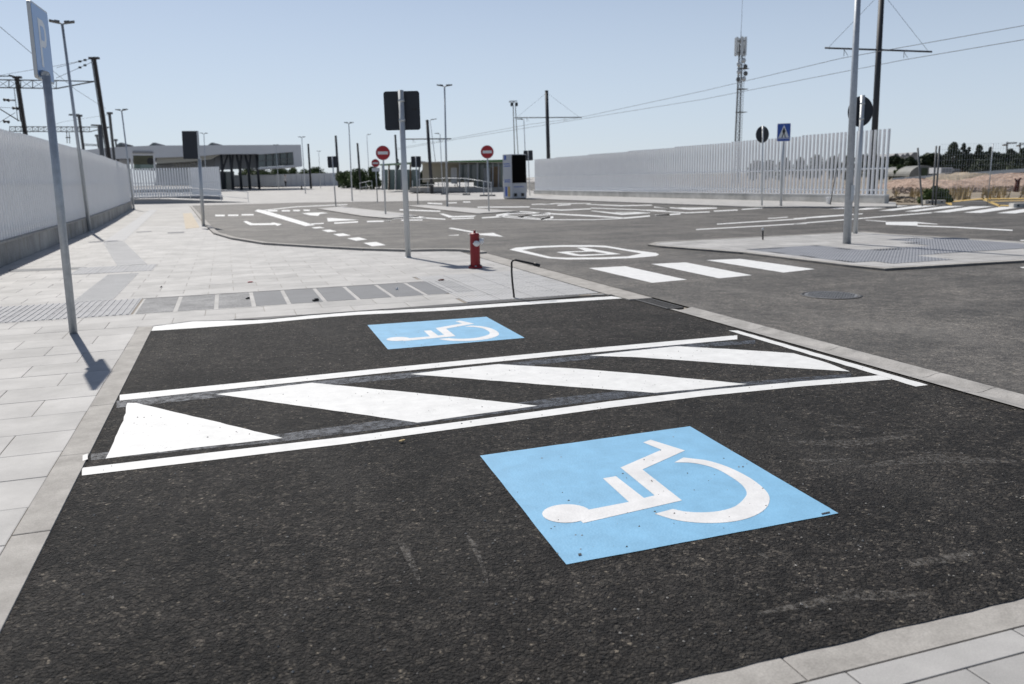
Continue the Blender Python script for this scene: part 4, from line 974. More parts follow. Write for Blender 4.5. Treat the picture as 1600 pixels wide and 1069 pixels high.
# loose grit on fresh asphalt
bm = bmesh.new()
for k in range(1500):
    x = random.uniform(-.75, 4.3); y = 1.9+7*random.random()**1.6; s = random.uniform(.0025, .0075)
    c = Vector((x, y, s*.3)); vv = [bm.verts.new(c+Vector((random.uniform(.6, 1)*s*a, random.uniform(.6, 1)*s*b_, random.uniform(.4, .9)*s*c_))) for a, b_, c_ in ((1, 0, 0), (-1, 0, 0), (0, 1, 0), (0, -1, 0), (0, 0, 1), (0, 0, -1))]
    for f in ((0, 2, 4), (2, 1, 4), (1, 3, 4), (3, 0, 4)): bm.faces.new([vv[i] for i in f])
o = obj('loose_grit', bm, mat('grit', (.12, .112, .1), .85, col2=(.4, .38, .35), vscale=40)); struct(o, 'stuff'); tag(o, 'loose grit and small stones scattered over the fresh asphalt', 'grit', kind='stuff')

# bucket and leaning rod by the fence
p = gs(1294.5, 320.5); t = thing('white_bucket', 'white plastic bucket standing against the fence wall', 'bucket', tuple(p))
obj('bucket_body', lathe(bmesh.new(), [(.09, 0), (.12, .3), (.128, .31), (.128, .33), (.11, .33)], 14), 'sign_white', t)
obj('handle', tube(bmesh.new(), [(-.125, 0, .3), (-.08, -.05, .2), (.08, -.05, .2), (.125, 0, .3)], .006, 5), 'galv', t)
t, h, D = stand('leaning_rod', 'thin dark rod leaning on the slatted fence beside the white bucket', 'rod', (1297, 321.5), (1311, 240)); pole(t, h, .02, .014, m='dark_steel', n=6)
obj('rod_tip', lathe(bmesh.new(), [(.028, 0), (.028, .1), (.02, .12)], 6), 'black', t)

# information pillar
kD = dep(gs(803, 311)); k0 = pd(788.5, 309, kD); k1 = pd(800.5, 311, kD-.5); k2 = pd(823, 310.5, kD)
t = thing('information_pillar', 'tall information pillar with a black screen and white printed side', 'information pillar', (k1.x, k1.y, 0))
a = Vector((k0.x-k1.x, k0.y-k1.y)); b = Vector((k2.x-k1.x, k2.y-k1.y)); kh = px2m(kD, 67)
a = a.normalized()*.62+Vector((0, .45)); 
mxF = Matrix.Identity(4)
foot_ = [(0, 0), (b.x, b.y), (b.x+a.x, b.y+a.y), (a.x, a.y)]
obj('pillar_body', prism(bmesh.new(), foot_, .06, kh), 'white_wall', t)
obj('plinth', prism(bmesh.new(), [(x*.92+.03, y*.92+.03) for x, y in foot_], 0, .06), 'black', t)
bl = b.length; bd = b.normalized(); nF = Vector((bd.y, -bd.x)); ad = a.normalized(); al = a.length; nA = Vector((ad.y, -ad.x))
if nA.dot(Vector((k1.x, k1.y))) > 0: nA = -nA
if nF.dot(Vector((k1.x, k1.y))) > 0: nF = -nF
mf = Matrix(((bd.x, 0, nF.x, 0), (bd.y, 0, nF.y, 0), (0, 1, 0, 0), (0, 0, 0, 1)))
ma = Matrix(((-ad.x, 0, nA.x, a.x), (-ad.y, 0, nA.y, a.y), (0, 1, 0, 0), (0, 0, 0, 1)))
obj('screen', box(bmesh.new(), .02, bl-.02, kh*.36, kh-.05, 0, .02, mf), 'screen', t)
bm = bmesh.new()
for k in range(9): box(bm, bl*.15+k*bl*.075, bl*.15+k*bl*.075+bl*.05, kh*.265, kh*.265+(.05 if k % 3 else .075), 0, .008, mf)
obj('lettering', bm, 'sign_blue', t)
for x in (.12, .62): obj('vent', box(bmesh.new(), bl*x, bl*x+bl*.2, kh*.06, kh*.13, 0, .03, mf), 'black', t)
bm = bmesh.new()
for k, (u0_, u1_, v0, v1) in enumerate(((.15, .4, .88, .98), (.1, .8, .78, .80), (.1, .85, .73, .75), (.15, .8, .42, .44), (.15, .8, .38, .40), (.2, .45, .06, .28))): box(bm, al*u0_, al*u1_, kh*v0, kh*v1, 0, .008, ma)
obj('side_print', bm, 'sign_blue', t)
bm = bmesh.new(); box(bm, al*.55, al*.75, kh*.06, kh*.28, 0, .008, ma); obj('side_print', bm, 'yellow', t)
# camera mast behind it
t, h, D = stand('camera_mast', 'slim twin pole mast with surveillance cameras behind the information pillar', 'camera mast', (806, 300), (801.5, 158))
pole(t, h, .05, .04, m='mast_grey')
obj('second_pole', tube(bmesh.new(), [(.45, 0, 0), (.3, 0, h*.5), (.2, 0, h-.1)], .035, 8), 'dark_steel', t)
obj('camera_bar', bar(bmesh.new(), (-.3, 0, h), (.38, 0, h), .07), 'galv', t)
for x in (-.14, .34): obj('camera', lathe(bmesh.new(), [(.03, h-.45), (.1, h-.38), (.1, h-.18), (.05, h-.1)], 10, Matrix.Translation((x, 0, 0))), 'dark_steel', t)
for x in (-.3, .05): obj('floodlight', B(x-.07, x+.07, -.12, .05, h-.12, h-.02), 'galv_light', t)
t.scale = (1, 1, 1)

# ================================================================== TRAM STOP AND RAMPS
def shelter():
    D = 78.; t = thing('tram_shelter', 'long beige tram shelter with glass bays and green roof edge', 'shelter', tuple(Vector((pd(720, 300, D).x, pd(720, 300, D).y, gz(D)))))
    og = t.location.copy(); P = lambda x, y, dd=0: pd(x, y, D+dd)-og
    def panel(name, px0, px1, yt0, yt1, yb, m, dd=0., th=.12):
        bm = bmesh.new(); a, b, c, d_ = P(px0, yt0, dd), P(px1, yt1, dd), P(px1, yb, dd), P(px0, yb, dd)
        q = [v+hF*th for v in (a, b, c, d_)]; v = [bm.verts.new(x) for x in (a, b, c, d_)]; w = [bm.verts.new(x) for x in q]
        bm.faces.new(v[::-1]); bm.faces.new(w)
        for i in range(4): bm.faces.new((v[i-1], v[i], w[i], w[i-1]))
        return obj(name, bm, m, t)
    panel('roof', 652, 786, 253.5, 250, 254, 'soffit', -2.5, 6)
    panel('roof_edge', 700, 786, 251.5, 249.5, 253, 'green', -2.8, .2)
    panel('rear_wall', 660, 740, 255, 255, 285, 'beige', 2, .2)
    panel('rear_wall', 740, 786, 255, 255, 292, 'glass_green', 2, .2)
    panel('timber_wall', 767, 781, 261, 260, 295, 'brown', -.5, 1.5)
    panel('platform', 640, 800, 293, 293, 300, 'kerb', -3, 8)
    panel('info_board', 704.5, 714, 262, 262, 287, 'white_wall', .5)
    for x in (718, 731.5, 746, 779, 770): panel('post', x-1, x+1, 254, 254, 294, 'grey_wall', -2, .2)
    for x0, x1 in ((719.5, 730.5), (733, 745), (748, 757)): panel('glass_bay', x0, x1, 257, 257, 282, 'glass', 1, .05)
    panel('ticket_machine', 756, 766, 263, 263, 292, 'grey_wall', -1, .6)
    return t
shelter()
def small_shelter():
    D = 84.; og = Vector((pd(627, 297, D).x, pd(627, 297, D).y, gz(D))); t = thing('glazed_canopy', 'glazed canopy with green roof behind the no entry signs', 'shelter', tuple(og))
    P = lambda x, y, dd=0: pd(x, y, D+dd)-og
    def slab(name, x0, x1, y0, y1, yb, m, dd, th):
        bm = bmesh.new(); v = [bm.verts.new(P(*q)) for q in ((x0, y0, dd), (x1, y1, dd), (x1, yb+(y1-y0 if yb < 262 else 0), dd), (x0, yb, dd))]; w = [bm.verts.new(x.co+hF*th) for x in v]
        bm.faces.new(v[::-1]); bm.faces.new(w)
        for i in range(4): bm.faces.new((v[i-1], v[i], w[i], w[i-1]))
        return obj(name, bm, m, t)
    slab('roof', 593, 650, 256.5, 253, 258.5, 'sage', -1.5, 4)
    slab('roof', 650, 662, 252, 252, 256, 'grey_wall', -1.5, 4)
    for x in (597.5, 607.5, 618.5, 627, 641, 655): slab('post', x-1, x+1, 257, 257, 297, 'brown' if x in (607.5, 641) else 'grey_wall', -1, .25)
    for x0, x1 in ((600, 606), (609, 617), (620, 626), (629, 640), (643, 654)): slab('glass_panel', x0, x1, 265, 265, 296, 'glass_green', -.8, .06)
small_shelter()
def handrail(label, pts_top, hgt_m, D_list, posts, m='galv_light', r=.03, low=.5):
    og = pd(*pts_top[0], D_list[0]); og.z = 0; t = thing('handrail', label, 'handrail', tuple(og), 0, 'metal handrails')
    r = r*.75
    top = [pd(x, y, d)-og for (x, y), d in zip(pts_top, D_list)]
    obj('top_rail', tube(bmesh.new(), top, r, 6), m, t); obj('middle_rail', tube(bmesh.new(), [p-Vector((0, 0, hgt_m*low)) for p in top], r*.8, 6), m, t)
    for f in posts:
        k = f*(len(top)-1); i = min(int(k), len(top)-2); p = top[i].lerp(top[i+1], k-i)
        obj('post', tube(bmesh.new(), [p, p-Vector((0, 0, hgt_m))], r*.9, 6), m, t)
    return t
# ramp in front of the station fence
pa, pb_, pc_ = gs(206, 320), gs(260, 320), gs(350, 316.5)
Dr = dep(pa)
handrail('white handrail along the low ramp wall at the end of the left pavement', [(207, 291.5), (250, 290.8), (300, 294), (350, 297), (387, 300)], .95, [Dr, Dr, Dr, Dr-.5, Dr-1], (0, .23, .48, .72, 1.), m='sign_white')
def rampwall():
    og = Vector((pa.x, pa.y, 0)); t = thing('ramp_wall', 'low dark ramp wall with white coping under the handrail', 'ramp wall', tuple(og))
    pts = [(205, 312.5, 320), (250, 312, 320.5), (300, 314, 319.5), (350, 316, 318.5), (388, 317.5, 318.3)]
    bm = bmesh.new(); bc = bmesh.new(); F = []; 
    for i, (x, yt, yb) in enumerate(pts):
        d = Dr-.2*i; a = pd(x, yt, d); b = Vector((a.x, a.y, 0)); F.append((a-og, b-og))
    for (a, b), (c, d) in zip(F, F[1:]):
        o_ = hF*2.2; v = [bm.verts.new(q) for q in (a, c, d, b, a+o_, c+o_, d+o_, b+o_)]
        for f in ((0, 1, 2, 3), (7, 6, 5, 4), (4, 5, 1, 0), (3, 2, 6, 7), (0, 3, 7, 4), (1, 5, 6, 2)): bm.faces.new([v[k] for k in f])
        e = -hF*.05; v = [bc.verts.new(q) for q in (a+e, c+e, c+e+Vector((0, 0, .07)), a+e+Vector((0, 0, .07)), a+o_, c+o_, c+o_+Vector((0, 0, .07)), a+o_+Vector((0, 0, .07)))]
        for f in ((0, 1, 2, 3), (7, 6, 5, 4), (3, 2, 6, 7), (0, 4, 5, 1), (0, 3, 7, 4), (1, 5, 6, 2)): bc.faces.new([v[k] for k in f])
    obj('wall', bm, 'grey_wall', t); obj('coping', bc, 'slab', t)
rampwall()
handrail('galvanised ramp handrail at the tram stop left of the black pillar', [(655, 280), (700, 278.5), (727, 279), (767, 285)], 1.0, [72, 72, 66, 60], (0, .33, .66, 1))
handrail('galvanised handrail by the shrubs beyond the square', [(562, 286), (581, 282.5)], .9, [80, 78], (0, .5, 1))
# weighted feet of the temporary barrier
feet = [(563, 294), (571, 294.5), (580, 295), (592, 296), (602, 296.5), (612, 297), (624, 297), (640, 297.5), (645, 301), (669, 302.5), (695, 304.5), (701, 297.5), (729, 305), (756, 307), (768, 307)]
proto = None
for i, (x, y) in enumerate(feet):
    p = gs(x, y)
    if proto is None:
        proto = thing('barrier_foot', '', 'barrier foot', (0, 0, 0), 0, 'barrier feet'); obj('block', prism(bmesh.new(), rrect(.62, .24, .06), 0, .13), 'mast_grey', proto); obj('socket', B(-.03, .03, -.03, .03, .13, 1.1), 'galv', proto); o = proto
    else: o = copy_tree(proto)
    o.location = p; o.rotation_euler = (0, 0, VY)
    o['label'] = 'dark rubber barrier foot with a short upright in the row across the square'
# far barrier of galvanised rails that the feet carry
for (a, b) in ((0, 2), (3, 5), (8, 10), (10, 12)):
    pass

# ================================================================== STATION
def station():
    D = 103.; z0 = gz(D); og = pd(400, 297, D); og.z = z0
    t = thing('station_building', 'low white station building with long flat roof and dark slanted columns', 'building', tuple(og))
    P = lambda x, y, dd=0: pd(x, y, D+dd)-og
    def ext(name, poly, m, dd, th, parent=t):
        bm = bmesh.new(); v = [bm.verts.new(P(x, y, dd)) for x, y in poly]; w = [bm.verts.new(x.co+Vector((-.06, 1, 0))*th) for x in v]
        bm.faces.new(v[::-1]); bm.faces.new(w); n = len(v)
        for i in range(n): bm.faces.new((v[i-1], v[i], w[i], w[i-1]))
        return obj(name, bm, m, parent)
    # roof band, and the raised end box with a frame round its window band
    ext('roof', [(120, 236), (178, 230), (240, 227.5), (330, 227), (404, 226.6), (404, 240.5), (345, 241), (310, 244.5), (245, 246.5), (120, 250)], 'white_wall', 0, 28)
    e = ext('end_wall', [(404, 226.6), (470, 226.2), (472.5, 259), (460, 259.5), (458.3, 237.5), (404, 241.5)], 'white_wall', 0, 10)
    ext('end_wall_sill', [(404, 262), (460, 257.8), (472.5, 259), (472, 260.3), (404, 264.5)], 'white_wall', -.02, 10)
    w = ext('window', [(404, 241.4), (458.2, 237.6), (459.8, 257.5), (404, 261.8)], 'glass', .6, .1)
    for x in (414, 425, 436, 447): ext('mullion', [(x, 240.5-(x-404)*.06), (x+1, 240.4-(x-404)*.06), (x+1.3, 261-(x-404)*.07), (x+.3, 261-(x-404)*.07)], 'mast_grey', .4, .15, w)
    ext('transom', [(404, 251), (459, 247), (459, 248), (404, 252)], 'mast_grey', .38, .15, w)
    ext('upper_wall', [(335, 241), (404, 241), (404, 262.5), (335, 266)], 'grey_wall', 3, 1)
    ext('soffit', [(245, 247), (330, 242.2), (345, 241.2), (330, 249), (300, 252.5), (245, 256)], 'soffit', 1, 8)
    # skylights
    for x in (188, 240, 331):
        ext('skylight', [(x-8, 228), (x-1, 223), (x+3, 223), (x+20, 227.6)], 'roof_grey', 3, 6)
        ext('skylight_glass', [(x-5, 227.5), (x-.5, 224.2), (x+1.5, 224.2), (x+3, 227.5)], 'glass', 2.9, .05)
    # slanted columns in pairs
    for xb, xt1, xt2 in ((350, 345.5, 356), (364.5, 359, 364), (377.5, 369.5, 377), (391, 383, 391.5), (405.5, 400.5, 404.5)):
        obj('column', tube(bmesh.new(), [P(xb, 296.5, 1), P(xb-3, 262, 1), P(xt1, 242, 1)], [.17, .16, .12], 6), 'dark_steel', t)
        obj('column_branch', tube(bmesh.new(), [P(xb-2.5, 266, 1), P(xt2, 242, 1)], [.14, .1], 6), 'dark_steel', t)
    ext('door_glazing', [(344, 268), (366, 268), (366, 295), (346, 295.5)], 'glass', 6, .3)
    ext('door_frame', [(348.5, 271), (350, 271), (351, 295), (349.5, 295)], 'white_wall', 5.9, .1)
    ext('inner_wall', [(312, 247), (343, 247), (346, 295), (312, 296)], 'white_wall', 5, 4)
    ext('left_wall', [(150, 245), (200, 245), (205, 300), (150, 300)], 'white_wall', 6, 3)
    ext('inner_wall', [(243, 256), (312, 251), (312, 290), (243, 290)], 'white_wall', 9, 1)
    for k in range(9): x = 272+k*5.1; ext('facade_fin', [(x, 249.5-k*.35), (x+1.6, 249.4-k*.35), (x+2.4, 266), (x+.8, 266)], 'soffit', 2.5, .8)
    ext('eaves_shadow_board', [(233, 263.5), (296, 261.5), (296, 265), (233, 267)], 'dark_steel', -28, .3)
    # projecting entrance frame
    ext('entrance_frame', [(203, 234), (241, 235), (243.5, 264), (240.5, 264), (239, 241), (207, 241), (208, 264), (205, 264)], 'white_wall', -25, .6)
    ext('entrance_header', [(207, 236.2), (238.5, 236.8), (238.7, 240), (207, 239.8)], 'roof_grey', -25.2, .2)
    ext('entrance_ceiling', [(208, 243), (239, 243), (240, 257), (209, 257)], mat('olive_ceiling', (.08, .085, .06), .8), -24.2, .2)
    ext('entrance_glass', [(209, 257), (240, 257), (240.5, 266), (209, 266)], 'glass_green', -24.2, .1)
    obj('clock', lathe(bmesh.new(), [(.32, 0), (.32, .12)], 16, Matrix.Translation(P(235.5, 252, -24.6)) @ Matrix.Rotation(PI/2, 4, 'X')), 'black', t)
    ext('floor_slab', [(330, 297.3), (494, 297.3), (494, 298), (330, 299)], 'slab_far', -1, 12)
    return t
station()
# far slatted boundary wall and its nearer screen
def farwall():
    D = 122.; og = pd(470, 293, D); og.z = gz(D); t = thing('boundary_wall', 'pale boundary wall beyond the station columns below the trees', 'wall', tuple(og))
    segs = [(366, 273.5, 430, 273, 292), (430, 272.5, 480, 271.5, 292.5), (480, 271.5, 534, 269.5, 293.5)]
    for x0, y0, x1, y1, yb in segs:
        n = 6
        for k in range(n):
            a = x0+(x1-x0)*k/n; b = x0+(x1-x0)*(k+1)/n-.3; ya = y0+(y1-y0)*k/n
            p = [pd(a, ya, D)-og, pd(b, ya, D)-og, pd(b, yb+.5, D)-og, pd(a, yb+.5, D)-og]; bm = bmesh.new()
            v = [bm.verts.new(q) for q in p]; w = [bm.verts.new(q+hF*.3) for q in p]; bm.faces.new(v[::-1]); bm.faces.new(w)
            for i in range(4): bm.faces.new((v[i-1], v[i], w[i], w[i-1]))
            obj('wall_panel', bm, 'white_wall', t)
farwall()
def screen():
    D = 112.; og = pd(400, 292, D); og.z = gz(D); t = thing('mesh_screen', 'grey slatted screen between the station columns and the boundary wall', 'fence', tuple(og))
    for k in range(26):
        x = 368+k*3; obj('screen_bar', bar(bmesh.new(), pd(x, 273.5, D)-og, pd(x+1.0, 292.5, D)-og, .1, .06), 'galv_light', t)
    obj('rail', bar(bmesh.new(), pd(367, 274, D)-og, pd(444, 274, D)-og, .08), 'galv_light', t)
    obj('lower_rail', bar(bmesh.new(), pd(367, 291.8, D)-og, pd(444, 291.8, D)-og, .12), 'dark_steel', t)
screen()
b_ = gs(471.5, 297); t = thing('bollard', 'short black bollard on the square at the end of the station shadow', 'bollard', tuple(b_)); obj('post', lathe(bmesh.new(), [(.09, 0), (.09, .5), (.06, .56)], 10), 'black', t); obj('cap', lathe(bmesh.new(), [(.1, .5), (.1, .54)], 10), 'galv', t)

# ------------------------------------------------------------------ small far people
def person(label, p, heading, pose, top, legs, hgt=1.7):
    t = thing('person', label, 'person', tuple(p), heading)
    J = dict(pel=(0, 0, .92), ch=(0, -.02, 1.25), nk=(0, -.02, 1.45), hd=(0, -.03, 1.6), shl=(-.19, 0, 1.38), shr=(.19, 0, 1.38), ell=(-.25, .03, 1.12), elr=(.25, -.08, 1.12), hal=(-.24, -.1, .9), har=(.22, -.25, .98), hil=(-.1, 0, .88), hir=(.1, 0, .88), knl=(-.11, -.1, .5), knr=(.11, .04, .48), ftl=(-.11, -.14, .08), ftr=(.11, .22, .1), tol=(-.11, -.3, .04), tor=(.11, .08, .04))
    J.update(pose)
    E = [('pel', 'ch'), ('ch', 'nk'), ('nk', 'hd'), ('ch', 'shl'), ('ch', 'shr'), ('shl', 'ell'), ('shr', 'elr'), ('ell', 'hal'), ('elr', 'har'), ('pel', 'hil'), ('pel', 'hir'), ('hil', 'knl'), ('hir', 'knr'), ('knl', 'ftl'), ('knr', 'ftr'), ('ftl', 'tol'), ('ftr', 'tor')]
    rad = dict(pel=.13, ch=.15, nk=.06, hd=.1, shl=.065, shr=.065, ell=.045, elr=.045, hal=.035, har=.035, hil=.09, hir=.09, knl=.06, knr=.06, ftl=.04, ftr=.04, tol=.03, tor=.03)
    ks = list(J); me = bpy.data.meshes.new('body'); me.from_pydata([J[k] for k in ks], [(ks.index(a), ks.index(b)) for a, b in E], [])
    o = link(bpy.data.objects.new('body', me), t); md = o.modifiers.new('skin', 'SKIN')
    for k, kk in enumerate(ks): me.skin_vertices[0].data[k].radius = (rad[kk], rad[kk]); 
    me.skin_vertices[0].data[ks.index('pel')].use_root = True
    o.modifiers.new('sub', 'SUBSURF').levels = 1; me.materials.append(M[top])
    o.scale = (hgt/1.7,)*3
    hh_ = Vector(J['hd'])*(hgt/1.7)
    obj('head', lathe(bmesh.new(), [(.03, -.12), (.075, -.08), (.095, 0), (.085, .07), (.04, .11)], 10, Matrix.Translation(hh_+Vector((0, -.01, .02)))), 'skin', t)
    obj('hair', lathe(bmesh.new(), [(.1, .0), (.1, .07), (.06, .125), (.02, .13)], 10, Matrix.Translation(hh_+Vector((0, .01, .02)))), 'cloth_dark', t)
    bm = bmesh.new()
    for a, b, r1, r2 in (('hil', 'knl', .1, .07), ('knl', 'ftl', .07, .055), ('hir', 'knr', .1, .07), ('knr', 'ftr', .07, .055)): tube(bm, [Vector(J[a])*(hgt/1.7), Vector(J[b])*(hgt/1.7)], [r1, r2], 8)
    obj('trousers', bm, legs, t)
    return t
person('person in dark clothes leaning forward beside the white board of the tram shelter', gs(713, 292), 1.2, dict(ch=(0, -.2, 1.2), nk=(0, -.32, 1.38), hd=(0, -.42, 1.5), shl=(-.19, -.27, 1.33), shr=(.19, -.27, 1.33), ell=(-.24, -.38, 1.1), elr=(.24, -.4, 1.1), hal=(-.2, -.55, .98), har=(.2, -.58, 1.)), 'cloth_dark', 'cloth_dark', 1.65)
person('person in pale top and dark trousers walking past the pale wall', gs(446.5, 292.5), .6, {}, 'cloth_pale', 'cloth_dark', 1.7)

# ================================================================== TELECOM TOWER
def tower():
    D = 118.; top = pd(1157.5, 62, D); bot = pd(1151, 215, D); dn = (bot-top).normalized(); base = top+dn*(top.z/-dn.z); base.z = 0
    t = thing('telecom_tower', 'slim lattice telecom tower with antennas behind the slatted fence', 'tower', tuple(base)); H = top.z; og = base
    lean = Vector((top.x-base.x, top.y-base.y, H))
    at = lambda z, x, y: lean*(z/H)+Vector((x, y, 0))
    hw = .36; legs = bmesh.new(); br = bmesh.new(); ang = [PI/2+k*2*PI/3 for k in range(3)]
    pt = lambda z, k: at(z, math.cos(ang[k % 3])*(hw*(1.1-.35*z/H)), math.sin(ang[k % 3])*(hw*(1.1-.35*z/H)))
    for k in range(3): obj('leg', bar(bmesh.new(), pt(0, k), pt(H*.97, k), .11), 'mast_grey', t)
    n = 34
    for i in range(n):
        z = H*.97*i/n; z2 = H*.97*(i+1)/n
        for k in range(3): bar(br, pt(z, k), pt(z2, k+1), .05); bar(br, pt(z, k), pt(z, k+1), .05)
    obj('bracing', br, 'mast_grey', t)
    lad = bmesh.new()
    for i in range(60): z = H*.93*i/60; bar(lad, at(z, .4, -.3), at(z, .62, -.3), .03)
    bar(lad, at(0, .4, -.3), at(H*.93, .4, -.3), .03); bar(lad, at(0, .62, -.3), at(H*.93, .62, -.3), .03); obj('ladder', lad, 'mast_grey', t)
    for k in range(6):
        a = k*PI/3+.2; obj('antenna_panel', box(bmesh.new(), -.14, .14, -.08, .08, H-2.1, H+.3, Matrix.Translation((lean.x+.68*math.cos(a), lean.y+.68*math.sin(a), 0))), 'galv_light', t)
    ringb = bmesh.new()
    for k in range(6):
        a = k*PI/3+.2; b2 = a+PI/3
        for z in (H-1.7, H-.2): bar(ringb, at(z, .75*math.cos(a), .75*math.sin(a)), at(z, .75*math.cos(b2), .75*math.sin(b2)), .05); bar(ringb, at(z, 0, 0), at(z, .75*math.cos(a), .75*math.sin(a)), .05)
    obj('antenna_ring', ringb, 'mast_grey', t)
    for k, (z, dx) in enumerate(((H-3.3, -.55), (H-3.6, .5), (H-4.3, -.5), (H-4.5, .6), (H-5.2, .35), (H-5.3, -.55), (H-2.8, .2))):
        obj('dish', lathe(bmesh.new(), [(.1, 0), (.33, .12), (.33, .2), (.1, .22)], 12, Matrix.Translation(at(z, dx, -.45)) @ Matrix.Rotation(PI/2, 4, 'X')), 'mast_grey' if k % 2 else 'galv_light', t)
    for z in (H*.66, H*.5, H*.8): obj('small_platform', box(bmesh.new(), -.2, 1.2, -.5, .3, z, z+.08, Matrix.Translation((lean.x*z/H, lean.y*z/H, 0))), 'mast_grey', t)
    obj('lightning_rod', tube(bmesh.new(), [at(H-.5, 0, 0), at(H+1.2, 0, 0), at(H+6.5, 0, 0)], [.06, .03, .02], 6), 'mast_grey', t)
tower()

# ================================================================== VEGETATION AND SITE
def leaf_cloud(name, m, parent, clumps, leaf, n, sq=1.):
    bm = bmesh.new()
    tot = sum(r*r for _, r in clumps)
    for c, r in clumps:
        for k in range(max(6, int(n*r*r/tot))):
            v = Vector((random.gauss(0, 1), random.gauss(0, 1), random.gauss(0, 1))).normalized()*r*(random.random()**.38); v.z *= sq
            p = Vector(c)+v; s = leaf*random.uniform(.5, 1.4)
            a = Vector((random.uniform(-1, 1), random.uniform(-1, 1), random.uniform(-1, 1))).normalized(); b = a.cross(Vector((random.uniform(-1, 1), random.uniform(-1, 1), random.uniform(-1, 1)))).normalized()
            q = [p+a*s, p+b*s*.55, p-a*s, p-b*s*.55]
            bm.faces.new([bm.verts.new(x) for x in q])
    me = bpy.data.meshes.new(name); bm.to_mesh(me); bm.free(); me.materials.append(M[m]); return link(bpy.data.objects.new(name, me), parent)
def tree(label, px, ytop, yb, D, wpx, m='leaf_dark', n=2600, group='trees beyond the building site', name='tree', zb=None, trunkf=.25):
    b = pd(px, yb, D); zb = b.z if zb is None else zb; top = pd(px, ytop, D).z; w = px2m(D, wpx)/2; H = top-zb
    t = thing(name, label, 'tree', (b.x, b.y, zb), 0, group); cl = []
    for k in range(26):
        f = random.random(); a = random.uniform(0, 2*PI); zz = H*(trunkf+(1-trunkf)*f*.92)
        rr = w*(.75*math.sin(PI*min(1, .25+.7*f))); cl.append(((rr*math.cos(a)*random.random()**.5, rr*math.sin(a)*random.random()**.5, zz), w*random.uniform(.22, .42)))
    cl = [((c[0], c[1], min(c[2], H-r*.8)), r) for c, r in cl]; cl.append(((0, 0, H-w*.28), w*.3))
    leaf_cloud('crown', m, t, cl, max(.11, w*.055), int(n*1.9))
    tr = bmesh.new(); tube(tr, [(0, 0, -.3), (.05*w, 0, H*.35), (0, .05*w, H*.75)], [w*.07+.06, w*.05+.04, .03], 7)
    for k in range(5):
        c, r = cl[k]; tube(tr, [(.03*w, 0, H*.3), Vector(c)], [w*.03+.02, .02], 5)
    obj('trunk', tr, 'bark', t)
    return t
# right-hand background: pines in front of a dark wood
for args in (('tall round dark pine standing left in the pine row', 1487, 222, 270, 105, 30), ('narrow dark pine second in the pine row', 1502, 224, 270, 107, 16), ('slim dark pine third in the pine row', 1511, 230, 270, 109, 14), ('broad dark pine fourth in the pine row', 1526, 226, 270, 106, 20),
             ('pale grey green poplar right of the pine row', 1545, 230, 262, 125, 12), ('low dark tree left of the pine row', 1446, 240, 262, 120, 28), ('low dark tree between the roofs and the pines', 1462, 240, 264, 122, 26), ('dark tree over the tarpaulin hut', 1421, 245, 268, 112, 26), ('dark tree at the right under the crane', 1577, 233, 258, 135, 22), ('dark tree at the right picture edge', 1597, 231, 260, 130, 30)):
    tree(*args, trunkf=.06)
for i, (x, yt, w) in enumerate(((1405, 258, 22), (1390, 259, 26), (1550, 246, 40), (1588, 244, 44), (1530, 250, 46), (1630, 240, 60), (1375, 262, 26), (1350, 240, 30), (1325, 242, 34), (1300, 244, 32), (1275, 243, 34), (1250, 246, 30), (1225, 247, 34), (1200, 250, 30), (1180, 251, 30), (1365, 240, 30), (1560, 254, 40))):
    tree('dark bushy tree seen through the gaps of the long white slatted fence' if x < 1380 else ('bright green bushy tree beside the tarpaulin hut' if i == 0 else 'dark bushy tree growing low along the far edge of the building site'), x, yt, 277, 96+(i % 3)*6, w, 'leaf' if i in (0, 1) else 'leaf_dark', 1500, 'low bushy trees beyond the fence' if x < 1380 else 'low bushy trees beyond the site', trunkf=.02)
hed = []
for k in range(60): hed.append((tuple(pd(1385+k*6, 258+random.uniform(-7, 9)-k*.14, 116)), px2m(112, random.uniform(8, 13))))
o = leaf_cloud('wood', 'leaf_dark', None, hed, .3, 34000, .8); struct(o, 'stuff'); tag(o, 'dark green wood massed behind the pine row', 'wood', kind='stuff')
# behind the station and stop
for args in (('dark tree right of the station end above the boundary wall', 496, 262, 292, 136, 46, 'leaf'), ('green tree above the boundary wall between two masts', 477, 265, 292, 134, 36, 'leaf'), ('green tree above the left part of the boundary wall', 460, 262, 292, 133, 30, 'leaf'), ('dark tree behind the station columns', 438, 262, 292, 132, 56, 'leaf'), ('dark tree seen through the station columns', 413, 264, 292, 131, 50, 'leaf'), ('dark tree nearest the station door', 388, 264, 292, 132, 50, 'leaf'),
             ('green shrub tree left of the glazed canopy', 562, 264, 292, 96, 44, 'leaf'), ('green shrub tree behind the small no entry sign', 584, 261, 293, 94, 34, 'leaf'), ('dark green shrub tree left behind the tram mast', 543, 268, 291, 104, 44, 'leaf'), ('shrub tree seen through the canopy glass', 664, 266, 293, 96, 36, 'leaf_dark'), ('low shrub tree under the square sign back', 645, 268, 293, 97, 20, 'leaf_dark'), ('small dark shrub showing above the canopy roof', 623, 249, 292, 110, 9, 'leaf_dark')):
    tree(*args, n=2600, group='trees around the station square', trunkf=.0)

